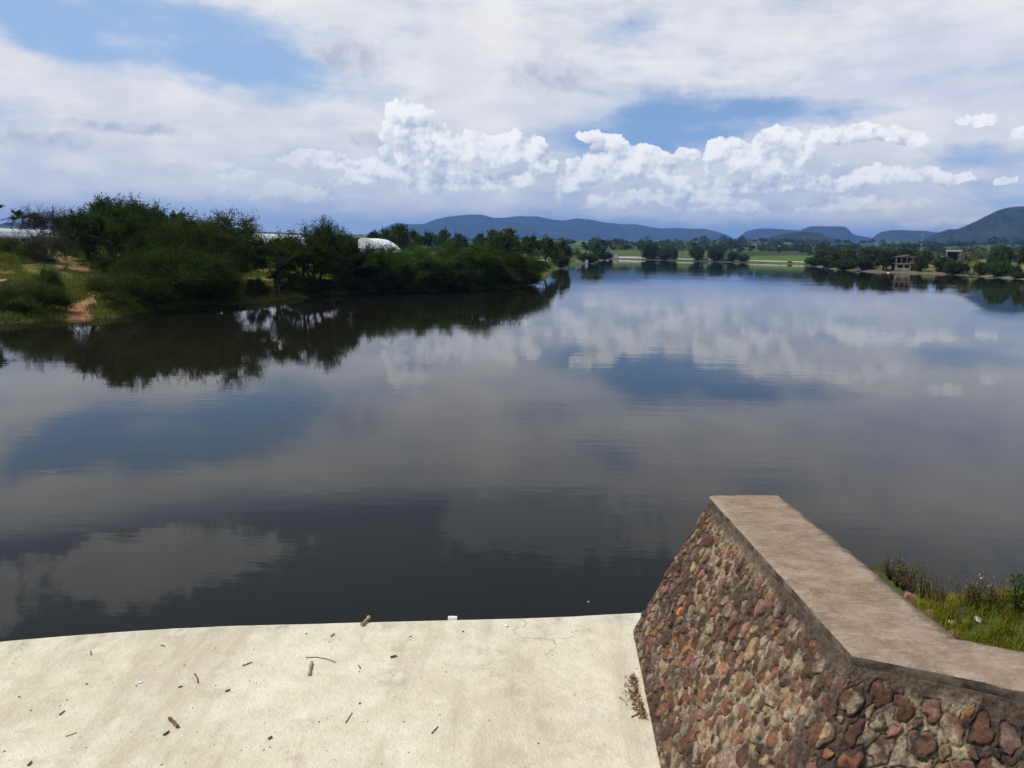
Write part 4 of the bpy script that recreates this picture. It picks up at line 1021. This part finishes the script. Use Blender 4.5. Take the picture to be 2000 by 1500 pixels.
# unfinished two-storey house by the water on the right
def unfinished_house():
    x, y, g = site(1766, 226); R = math.hypot(x, y); az = math.atan2(x, y)
    s = 1/FPX*R; g = max(g, .5); root = empty('unfinished_house', (x, y, g-.1), -az+.10)
    root.scale = (.88*R/250, .76*R/250, .72*R/250); tag(root, 'unfinished two-storey brick and concrete house with open window bays by the water', 'house')
    w, dpt = 7.6, 5.5; z1, z2 = 2.7, 5.3
    wl = MB()
    for a, b, h in ((-2.5, -1.9, 2.7), (-.25, .15, 2.7), (1.6, 2.0, 2.7)): wl.box(((a+b)/2, -dpt/2, h/2), (b-a, .25, h))
    for a, b in ((-1.9, -.25), (.15, 1.6)):
        wl.box(((a+b)/2, -dpt/2, .55), (b-a, .22, 1.1)); wl.box(((a+b)/2, -dpt/2, 2.45), (b-a, .22, .5))
    wl.box((-2.4, 0, z1/2), (.22, dpt-.3, z1)); wl.build('lower_wall', M_CONC, root)
    bk = MB(); bk.box((0, dpt/2-.2, z1/2), (w-1.2, .25, z1)); bk.box((0, dpt/2-.2, z1+1.35), (w-1.6, .25, 2.4)); bk.box((2.0, .4, z1+1.3), (.2, dpt-1.8, 2.3)); bk.box((-.3, .9, z1+1.3), (.2, dpt-2.8, 2.3))
    bk.box((2.9, .2, 1.2), (1.6, dpt-1, 2.3)); bk.build('rear_wall', M_BRICK, root)
    sl = MB(); sl.box((.5, 0, z1+.13), (w, dpt+.7, .28)); sl.build('floor_slab', M_CONC, root)
    for xx in (-2.4, -.9, .7, 2.3):
        c = MB(); c.box((xx, -dpt/2+.1, z1+.26+1.15), (.30, .30, 2.3)); c.build('column', M_BRICK if xx > -1 else M_CONC, root)
    rf = MB(); rf.box((-.2, 0, z2+.10), (w-1.6, dpt+.4, .24)); rf.box((-4.1, -.4, z2-.25), (1.6, dpt-1, .16)); rf.build('roof', M_CONC, root)
    ra = MB(); ra.add([(-2.2, -2.6, z2+.22), (1.4, -2.6, z2+.85), (1.4, 2.6, z2+.85), (-2.2, 2.6, z2+.22), (-2.2, -2.6, z2+.36), (1.4, -2.6, z2+.99), (1.4, 2.6, z2+.99), (-2.2, 2.6, z2+.36)], [(0,3,2,1),(4,5,6,7),(0,1,5,4),(1,2,6,5),(2,3,7,6),(3,0,4,7)]); ra.build('stair_slab', M_TAN, root)
    rail = MB(); rail.box((2.7, -dpt/2-.2, z1+.8), (2.6, .10, .7)); rail.build('parapet', M_BRICK, root)
unfinished_house()
def small_house(px, r, base_py, wpx, hpx, label, wall, roof, cat='house', door=True, group=None, pitched=False):
    r = max(r, shore_r(px)+6); x, y = atr(px, r); g = hgt(x, y); R = math.hypot(x, y); zb = max(zat(px, base_py, r), g-.2)
    w = wpx/FPX*R; h = hpx/FPX*R; root = empty('house', (x, y, g-.1), -math.atan2(x, y)+.25); tag(root, label, cat, group)
    
    house_box(root, 'wall', wall, (0, 0, h/2), (w*.92, w*.7, h))
    m = MB()
    if pitched: m.add([(-w*.55, -w*.42, h), (w*.55, -w*.42, h), (w*.55, w*.42, h), (-w*.55, w*.42, h), (-w*.5, 0, h*1.35), (w*.5, 0, h*1.35)], [(0, 1, 5, 4), (2, 3, 4, 5), (1, 2, 5), (3, 0, 4), (0, 3, 2, 1)])
    else: m.box((0, 0, h+h*.06), (w*1.06, w*.84, h*.12))
    m.build('roof', roof, root)
    if door: house_box(root, 'door', M_DARK, (w*.12, -w*.351, h*.36), (w*.16, .06, h*.7)); house_box(root, 'window', M_DARK, (-w*.22, -w*.351, h*.58), (w*.18, .06, h*.34))
small_house(1205, 620, 478, 15, 7, 'small yellow house among trees far behind the dam', M_YELLOW, M_TAN)
small_house(1233, 640, 478, 10, 5, 'small cream house just right of the yellow one', M_TAN, M_WHITE)
small_house(1147, 250, 494, 5, 6, 'tiny white upright hut on the grassy point', M_WHITE, M_WHITE, 'hut', False)
small_house(1131, 262, 493, 10, 4, 'low whitish shed left of the white hut', M_TIN, M_WHITE, 'shed', False)
small_house(1393, 900, 477, 12, 4, 'pinkish house left in the far hamlet', M_TAN, M_BRICK, group='houses of the far hamlet')
small_house(1407, 920, 477, 8, 5, 'small white house right in the far hamlet', M_WHITE, M_TIN, group='houses of the far hamlet')
small_house(1422, 620, 485, 14, 3, 'long low sandy building behind the right half of the dam', M_TAN, M_TIN, 'building', False)
small_house(1521, 900, 479, 5, 8, 'grey upright tank house left of the white one under the dark hill', M_TIN, M_WHITE, 'hut', False)
small_house(1587, 900, 479, 4, 8, 'white upright hut under the dark hill', M_WHITE, M_WHITE, 'hut', False)
small_house(1048, 176, 497, 38, 9, 'long low grey shed behind the end of the spit', M_CONC, M_TIN, 'shed', True, None, True)
small_house(1058, 171, 500, 8, 8, 'little white gable hut touching the long grey shed', M_WHITE, M_WHITE, 'hut', False)
small_house(1881, 340, 496, 18, 14, 'sandy brick house right of the open white-roofed shelter', M_TAN, M_RUST)
small_house(1995, 330, 488, 20, 7, 'reddish low house at the right border above the dry slope', M_RUST, M_TAN)
small_house(1846, 345, 497, 12, 9, 'small grey house left of the open white-roofed shelter', M_CONC, M_TIN)
small_house(1838, 200, 520, 14, 5, 'low pale roofed shed under the dark bushes by the beach', M_RUST, M_TIN, 'shed', False)
# open white-roofed shelter
def shelter(px, r, top_py, wpx, hpx, label, roofm=M_WHITE, name='shelter'):
    r = max(r, shore_r(px)+5); x, y = atr(px, r); g = hgt(x, y); R = math.hypot(x, y); w = wpx/FPX*R; zt = zat(px, top_py, r)-g; root = empty(name, (x, y, g-.1), -math.atan2(x, y)+.1)
    tag(root, label, 'shelter'); m = MB(); m.box((0, 0, zt), (w, w*.7, zt*.08)); m.build('roof', roofm, root)
    for sx in (-1, 1):
        for sy in (-1, 1): c = MB(); c.box((sx*w*.46, sy*w*.31, zt*.48), (w*.05, w*.05, zt*.96)); c.build('post', M_POST, root)
    house_box(root, 'rear_wall', M_DARK, (0, w*.30, zt*.45), (w*.86, .1, zt*.88))  # near-black panel, painted as the shade under the roof
shelter(1862, 338, 489.5, 22, 12, 'open shelter with a bright white roof and dark inside on the dry slope')
shelter(1196, 288, 494.0, 14, 10, 'small open pavilion with a pale flat roof at the left end of the far dam', M_TIN)
# the low far dam
def dam():
    A, B = Vector(DAM_A), Vector(DAM_B); d = (B-A); L = d.length; root = empty('dam_wall', A, math.atan2(d.y, d.x))
    tag(root, 'long low whitewashed dam wall closing the far side of the lake', 'dam')
    m = MB(); m.box((L/2, -.6, .36), (L, 2.4, 1.9)); m.box((L*.10, -.5, 1.62), (L*.2, 1.5, .22)); m.build('wall', M_WHITE, root)
    for t in np.linspace(.02, .98, 12):
        b = MB(); b.box((L*t, -1.95, .28), (.5, .35, 1.4)); b.build('buttress', M_CONC, root)
    g = MB(); g.box((L*.055, -2.4, 1.4), (2.4, 1.2, 2.6)); g.box((L*.055, -2.4, 2.85), (3.0, 1.6, .25)); g.build('gatehouse', M_WHITE, root)
dam()
def mast():
    px, r = 1797, 760; x, y = atr(px, r); g = hgt(x, y); top = zat(px, 457, r)-g; root = empty('radio_mast', (x, y, g-.2)); tag(root, 'thin red and white lattice radio mast below the big right mountain', 'mast')
    n = 8
    for i in range(n):
        m = MB(); z0, z1 = top*i/n, top*(i+1)/n; w0, w1 = .55*(1-i/n*.6), .55*(1-(i+1)/n*.6)
        for a in range(3):
            c, s = math.cos(a*2.094), math.sin(a*2.094); c2, s2 = math.cos((a+1)*2.094), math.sin((a+1)*2.094)
            m.tube([(c*w0, s*w0, z0), (c*w1, s*w1, z1)], .06, 4); m.tube([(c*w0, s*w0, z0), (c2*w1, s2*w1, z1)], .04, 4)
        m.build('section', M_TIN if i % 2 else M_RED, root)
mast()
def palm():
    px = 1892; r = max(190, shore_r(1892)+9); x, y = atr(px, r); g = hgt(x, y); H = zat(px, 493, r)-g; root = empty('palm_tree', (x, y, g-.1)); tag(root, 'palm tree with a loose crown of fronds on the right shore', 'palm tree')
    m = MB(); m.tube([(0, 0, 0), (.1, 0, H*.3), (.05, .1, H*.62)], [.3, .22, .2], 8); m.build('trunk', M_BARK, root)
    rgp = np.random.default_rng(4); C = []; U = []
    for i in range(26):
        a = rgp.uniform(0, 6.28); e = rgp.uniform(-.2, 1.3); d = np.array([math.cos(a)*math.cos(e), math.sin(a)*math.cos(e), math.sin(e)]); p = np.array([.05, .1, H*.62])
        for k in range(16):
            p = p+d*H*.03; d[2] -= .085; d /= np.linalg.norm(d)
            for s_ in (-1, 1):
                sd_ = np.cross(d, [0, 0, 1.])*s_; u = d*.6+sd_+np.array([0, 0, -.35]); u /= np.linalg.norm(u); C.append(p+u*.22); U.append(u)
    me = leaves_mesh(np.array(C), np.array(U), .55, .28, rgp, rgp.uniform(.3, 1, len(C)), L_YEL); link('crown', me, root)
palm()

# ------------------------------------------------------------------ rocks, weeds and grass at the near right, by the wall
def ground_hit(px, py):
    d = ray(px, py); t = 1.0
    while t < 400:
        p = Vector((0, 0, CAMZ))+d*t; h = max(hgt(p.x, p.y), 0)
        if p.z <= h: return Vector((p.x, p.y, h))
        t += max(.02, (p.z-h)*.25)
    return p
def rock_mesh(seed, mat, sx=1, sy=.8, sz=.7):
    import bmesh
    bm = bmesh.new(); bmesh.ops.create_icosphere(bm, subdivisions=4, radius=.5)
    rgr = np.random.default_rng(seed); pl = rgr.normal(size=(11, 3)); pl /= np.linalg.norm(pl, axis=1)[:, None]
    V = np.array([v.co[:] for v in bm.verts]); D = V/np.linalg.norm(V, axis=1)[:, None]
    dots = D@pl.T; lim = rgr.uniform(.48, .72, 11); rr = np.min(np.where(dots > .05, lim/np.maximum(dots, .05), 9), axis=1); rr = np.minimum(rr, 1)*.5
    rr *= 1+.12*(fbm(D[:, 0]*3+D[:, 2]*2+seed, D[:, 1]*3+seed, 4, seed)-.5)
    for v, d, q in zip(bm.verts, D, rr): v.co = Vector((d[0]*q*sx, d[1]*q*sy, d[2]*q*sz))
    me = bpy.data.meshes.new('rock'); bm.to_mesh(me); bm.free(); me.materials.append(mat); me.polygons.foreach_set('use_smooth', [True]*len(me.polygons)); return me
RK = [rock_mesh(i, M_ROCK) for i in range(4)]
M_PALE = plain('pale_stone', (.50, .46, .38), .9, 9, .3)
RP = rock_mesh(9, M_PALE); RB = rock_mesh(12, plain('dark_stone', (.07, .055, .05), .9, 9, .3))
def rock(me, px, py, w, label, z=None, group='rocks at the water edge behind the wall', cat='rock', sz=.8):
    p = ground_hit(px, py) if z is None else at(px, py, z); R = (p-Vector((0, 0, CAMZ))).length; s = w/FPX*R
    o = link('rock', me); o.location = p+Vector((0, 0, s*.02)); o.scale = (s, s, s*sz); o.rotation_euler = (vr.uniform(-.3, .3), vr.uniform(-.3, .3), vr.uniform(0, 6.28)); return tag(o, label, cat, group)
rock(RK[0], 1782, 1170, 40, 'pink flat-topped rock leaning on the far side of the wall cap')
rock(RK[1], 1818, 1203, 28, 'purplish pink rock against the wall cap, below the flat-topped one')
rock(RK[2], 1866, 1240, 36, 'salmon pink rock where the cap bends')
rock(RP, 1858, 1184, 22, 'yellowish white stone among the weeds')
rock(RP, 1862, 1218, 20, 'whitish stone at the edge of the grass, nearest the wall')
rock(RP, 1912, 1212, 26, 'cream stone lying in front of the grass, right of the dark hollow')
rock(RB, 1885, 1202, 34, 'dark stone in the hollow between weeds and grass')
rock(RP, 1888, 1217, 12, 'tiny white pebble on the grass edge between the two pale stones')
rock(RK[3], 1, 556, 42, 'pink boulder on the slope at the left border', None, None)
rock(RP, 1735, 533, 5, 'small white object at the waterline below the unfinished house', None, None)  # unidentified white object, drawn with the pale stone mesh
rock(RP, 24, 492, 5, 'pale stone high on the left slope', None, None)

def weed_mesh(seed, h, n_st, leaf, leaf_sz, seeds=False, lean=.35, nl=16):
    rgw = np.random.default_rng(seed); m = MB(); C = []; U = []; S = []
    for i in range(n_st):
        a = rgw.uniform(0, 6.28); d = np.array([math.cos(a)*lean*rgw.uniform(.1, 1), math.sin(a)*lean*rgw.uniform(.1, 1), 1.]); d /= np.linalg.norm(d)
        L = h*rgw.uniform(.55, 1.05); p = np.array([math.cos(a), math.sin(a), 0])*.01; pts = [p]
        for k in range(6): d = d+rgw.normal(0, .07, 3); d /= np.linalg.norm(d); p = p+d*L/6; pts.append(p)
        m.tube(pts, np.linspace(.006, .002, 7), 4, cap=False)
        for k in range(nl):
            t = rgw.uniform(.15, 1)*6; j = min(int(t), 5); q = pts[j]+(pts[j+1]-pts[j])*(t-j); u = rgw.normal(size=3); u[2] = abs(u[2])*.5+.1; u /= np.linalg.norm(u); C.append(q+u*leaf_sz*rgw.uniform(.4, 1.6)); U.append(u)
        if seeds: S.append(pts[-1])
    cr = leaves_mesh(np.array(C), np.array(U), leaf_sz, .30, rgw, rgw.uniform(0, 1, len(C)), leaf, 'leaves')
    st = bpy.data.meshes.new('stems'); st.from_pydata(np.concatenate(m.V).tolist(), [], m.F); st.materials.append(M_BARK); st.update()
    fl = None
    if seeds:
        S = np.repeat(np.array(S), 5, 0)+rgw.normal(0, .012, (len(S)*5, 3)); Uq = rgw.normal(size=S.shape); Uq /= np.linalg.norm(Uq, axis=1)[:, None]
        fl = leaves_mesh(S, Uq, .022, .8, rgw, rgw.uniform(0, 1, len(S)), M_FLUFF, 'seed_heads')
    return st, cr, fl
M_FLUFF = plain('seed_fluff', (.22, .19, .14), .9, 9, .2)
L_OLIVE = m_leaf('olive_weed', (.07, .075, .015), (.20, .18, .035), .3)
L_RUSTY = m_leaf('reddish_weed', (.09, .06, .018), (.24, .15, .045), .3)
WD = {'olive': weed_mesh(1, .55, 16, L_OLIVE, .035), 'rusty': weed_mesh(2, .60, 18, L_RUSTY, .035), 'yellow': weed_mesh(3, .40, 18, L_YEL, .040), 'seed': weed_mesh(4, .70, 16, L_OLIVE, .035, True), 'tall': weed_mesh(5, .75, 22, L_MID, .06, False, .22, 10)}
def weed(kind, px, py, hpx, label, wk=1.0):
    st, cr, fl = WD[kind]; p = ground_hit(px, py); R = (p-Vector((0, 0, CAMZ))).length; Hh = {'olive': .55, 'rusty': .6, 'yellow': .4, 'seed': .7, 'tall': .75}[kind]; s = hpx*.88/FPX*R/Hh/.92
    root = empty('weed', p, vr.uniform(0, 6.28)); root.scale = (s*wk, s*wk, s); tag(root, label, 'weed', 'weeds at the water edge behind the wall'); link('stems', st, root); link('leaves', cr, root)
    if fl: link('seed_heads', fl, root)
weed('rusty', 1738, 1132, 50, 'small reddish weed where the cap meets the dark water', 1.6)
weed('olive', 1765, 1154, 58, 'olive weed squeezed between the two left reddish ones', 1.6)
weed('rusty', 1752, 1146, 64, 'reddish weed rising behind the cap, leftmost of the waterside weeds', 1.2)
weed('rusty', 1778, 1166, 62, 'reddish weed just above the pink flat-topped rock', 1.2)
weed('olive', 1800, 1174, 60, 'dull olive weed between the pink rock and the yellow weed')
weed('yellow', 1832, 1190, 42, 'bright yellow-green weed left of the yellowish white stone', 1.5)
weed('olive', 1818, 1186, 60, 'olive weed standing behind the bright yellow one')
weed('seed', 1880, 1185, 62, 'weed with pale seed heads right of the yellowish white stone', 1.2)
weed('seed', 1905, 1188, 66, 'tallest weed with pale seed heads against the dark water', 1.2)
weed('yellow', 1890, 1192, 40, 'yellowish weed at the foot of the seed-headed ones', 1.4)
weed('seed', 1935, 1192, 60, 'weed with seed heads leaning right, above the cream stone', 1.2)
weed('olive', 1918, 1196, 46, 'olive weed between the two right seed-headed weeds', 1.3)
weed('tall', 1985, 1200, 78, 'tall dark grass-like weed at the right border', 1.3)
weed('tall', 2008, 1205, 80, 'dark reedy weed cut by the right border', 1.3)
weed('rusty', 1952, 1202, 44, 'rusty weed left of the tall dark one at the right border', 1.2)
weed('olive', 1850, 1214, 26, 'small green weed in the hollow above the bend of the cap', 1.3)
rg = np.random.default_rng(8); n = 9000
x = rg.uniform(1.9, 7.5, n); y = rg.uniform(2.2, 9.0, n); d = poly_sdf(x, y, SHORE); nn = fbm(x*1.1, y*1.1, 3, 96)
k = ((d > .9) | ((d > .15) & (y > 5))) & (nn > .28); x, y, nn, d = x[k], y[k], nn[k], d[k]
# keep clear of the wall itself
def left_of(p, q): return (q[0]-p[0])*(y-p[1])-(q[1]-p[1])*(x-p[0])
inwall = (left_of(KR+np.array([0, .06, 0]), NR2+np.array([0, .06, 0])) < 0) | ((x < 2.35+.12*(y-3.3)*0) & (y < 6))
k = ~inwall; x, y, nn, d = x[k], y[k], nn[k], d[k]
build_grass('grass', (x, y), (.05+.16*nn)*sstep(d, .3, 2.0)+.05, rg, 'green and rust-tipped grass on the small bank behind the wall', wid=.0035, bend=.9, blades=9, spread=.035, mat=L_NEARG, tint=fbm(x*.9, y*.9, 3, 97)*1.6-.35)

# ------------------------------------------------------------------ litter on the apron
M_STICK = plain('dry_stick', (.16, .10, .045), .9, 20, .5); M_STICKL = plain('pale_cane', (.36, .30, .16), .8, 20, .4); M_LEAF = plain('dry_leaf', (.11, .06, .03), .9, 20, .4); M_LIT = plain('white_plastic', (.75, .77, .80), .4, 9, .05)
def apz(x, y): return AZ+.006*(fbm(np.array([x*.8]), np.array([y*.8]), 3, 41)[0]-.5)*2+.002
def stick(pts, wpx, label, cat='stick', mat=None, group='dry sticks and twigs on the concrete', name='stick', knots=True, z=AZ):
    P = [at(a, b, z) for a, b in pts]; R = (P[0]-Vector((0, 0, CAMZ))).length; r = wpx/FPX*R/2*.66; c = sum(P, Vector())/len(P)
    n = max(4, len(P)*3); Q = []; rgq = random.Random(int(pts[0][0]*7+pts[0][1]))
    for i in range(n+1):
        t = i/n*(len(P)-1); j = min(int(t), len(P)-2); q = P[j].lerp(P[j+1], t-j)-c; Q.append((q.x+rgq.uniform(-r, r)*.25, q.y+rgq.uniform(-r, r)*.25, q.z+r*.9+rgq.uniform(0, r)*.3))
    rad = [r*(1+.22*math.sin(i*2.3)+rgq.uniform(-.12, .12)) if knots else r for i in range(n+1)]
    m = MB(); m.tube(Q, rad, 7); o = m.build(name, mat or M_STICK, None, smooth=False, loc=c); o.location.z = apz(c.x, c.y)
    return tag(o, label, cat, group)
stick([(604, 1320), (609, 1296)], 8, 'short thick hollow cane below the long thin twig', mat=M_STICKL)
stick([(330, 1405), (347, 1422)], 8, 'thick dark brown stick in the lower left of the concrete')
stick([(706, 1223), (721, 1209)], 9, 'pale grey stick lying on the lip of the concrete', mat=M_STICKL)
stick([(597, 1285), (617, 1284), (640, 1288), (655, 1294)], 2.0, 'long thin curved twig above the hollow cane', knots=False)
stick([(380, 1317), (385, 1325), (387, 1335)], 3, 'thin forked dark twig in the middle left of the concrete')
stick([(440, 1352), (449, 1348)], 4, 'small brown stick right of the forked twig')
stick([(474, 1301), (492, 1294)], 2.6, 'thin slanting twig halfway up the left half')
stick([(320, 1437), (330, 1430)], 5, 'short broken stick just below the thick dark brown one')
stick([(646, 1244), (653, 1239)], 3, 'tiny slanting twig below the stick on the lip')
stick([(524, 1444), (531, 1440)], 5, 'bent scrap of bark near the bottom, left of centre')
stick([(675, 1412), (688, 1392)], 2.2, 'thin greenish twig low in the centre left')
stick([(843, 1434), (855, 1421)], 3, 'curved brown twig low in the centre of the concrete')
stick([(116, 1398), (126, 1390)], 3, 'brown splinter in the left part of the concrete')
stick([(54, 1497), (62, 1490)], 4, 'small stick at the bottom left corner')
stick([(322, 1263), (314, 1261)], 2.2, 'tiny twig close to the lip, left part')
stick([(700, 1300), (704, 1306)], 3, 'small bent twig left of centre')
stick([(762, 1285), (774, 1282)], 5, 'curled brown leaf in the upper middle', 'leaf', M_LEAF, None, 'dry_leaf')
stick([(348, 1344), (356, 1342)], 3, 'curled dry leaf left of the small brown stick', 'leaf', M_LEAF, None, 'dry_leaf')
stick([(1233, 1402), (1250, 1394)], 3, 'dry stalk below the heap of dead leaves', 'stick', M_STICK)
stick([(177, 1272), (178, 1280)], 2, 'hair-thin twig near the left end of the lip', 'stick')
stick([(150, 1432), (128, 1440)], 2.0, 'thin pale stem far left', 'stick', M_STICKL)
def fleck(px, py, w, i):
    p = at(px, py, AZ); R = (p-Vector((0, 0, CAMZ))).length; s = w*.85/FPX*R; o = link('dry_leaf', FL_[i % 3]); o.location = (p.x, p.y, apz(p.x, p.y)+s*.15); o.scale = (s, s*vr.uniform(.6, 1.2), s*.6); o.rotation_euler = (0, 0, vr.uniform(0, 6.28))
    return tag(o, 'tiny dark scrap of dry leaf, one of many strewn over the pale concrete', 'leaf scrap', 'dark leaf scraps on the concrete')
FL_ = [rock_mesh(20+i, M_LEAF, 1, .6, .35) for i in range(3)]
for i, (a, b, w) in enumerate([(37,1361,6),(60,1388,6),(169,1337,7),(131,1368,5),(220,1334,4),(266,1341,5),(377,1383,4),(421,1339,5),(420,1266,4),(360,1300,4),(598,1238,7),(644,1254,4),(496,1268,4),(511,1300,4),(488,1330,4),(500,1334,4),(802,1244,7),(801,1250,4),(904,1234,7),(871,1313,6),(703,1374,8),(623,1410,7),(638,1402,4),(859,1397,5),(788,1410,5),(718,1409,5),(955,1408,5),(1052,1453,6),(798,1470,5),(771,1361,4),(768,1320,4),(810,1294,4),(856,1270,4),(938,1340,3),(140,1461,4),(168,1461,4),(315,1494,5),(362,1490,5),(515,1465,5),(528,1459,4),(418,1455,4),(536,1430,4),(385,1429,4),(257,1430,4),(118,1379,4),(9,1468,5),(650,1484,4),(745,1492,4),(912,1487,3),(526,1388,4),(620,1318,3),(702,1312,5),(1243,1307,6)]): fleck(a, b, w, i)
# white litter
o = link('paper_scrap', rock_mesh(31, M_LIT, 1, .7, .3)); p = at(273, 1334, AZ); o.location = (p.x, p.y, AZ+.008); o.scale = (.045, .04, .03); tag(o, 'small bright white scrap lying on the left part of the concrete', 'litter')
o = link('paper_scrap', rock_mesh(32, M_LIT, 1, .7, .3)); p = at(990, 1223, AZ); o.location = (p.x, p.y, AZ+.008); o.scale = (.045, .04, .03); tag(o, 'white scrap near the lip in the right half of the concrete', 'litter')
o = link('paper_scrap', rock_mesh(33, M_LIT, 1, .7, .4)); p = at(941, 1306, AZ); o.location = (p.x, p.y, AZ+.006); o.scale = (.022, .02, .02); tag(o, 'pin-head white pebble in the middle right of the concrete', 'litter')
p = at(884, 1207, AZ); m = MB(); m.box((0, 0, .008), (.078, .035, .020)); m.box((0, 0, .020), (.070, .030, .006)); o = m.build('plastic_box', M_LIT, None, loc=(p.x, p.y, AZ-.012)); tag(o, 'little bluish white plastic box sitting on the lip of the concrete', 'litter')
# floating specks on the water
for px, py, s, l in ((1916, 1130, .035, 'white speck floating on the dark water above the right weeds'), (1149, 1176, .03, 'white speck floating near the lip left of the stone wall'), (1368, 519, .5, 'small white float far out on the lake before the dam')):
    o = link('float', rock_mesh(40, M_LIT, 1, 1, .6)); q = at(px, py, 0); o.location = (q.x, q.y, s*.1); o.scale = (s, s, s); tag(o, l, 'float')
# heap of dead leaves in the corner against the wall
def leaf_heap():
    rgh = np.random.default_rng(6); C = []; n = 430
    A, B = np.array(at(1239, 1322, AZ)), np.array(at(1262, 1408, AZ)); t = rgh.uniform(0, 1, n); out = np.abs(rgh.normal(0, .045, n))*(np.sin(t*3.14)*.8+.35)
    P = A+(B-A)*t[:, None]; P[:, 0] -= out; P[:, 2] = AZ+.008+rgh.uniform(0, .035, n)*np.exp(-out/.05); U = rgh.normal(size=(n, 3)); U[:, 2] *= .35; U /= np.linalg.norm(U, axis=1)[:, None]
    o = link('leaf_litter', leaves_mesh(P, U, .030, .28, rgh, rgh.uniform(0, 1, n), L_DEAD, 'leaf_litter')); tag(o, 'drift of rust-brown dead leaves and stalks against the foot of the stone wall', 'dead leaves', kind='stuff')
L_DEAD = m_leaf('dead_leaves', (.09, .05, .018), (.34, .21, .08), .1)
leaf_heap()
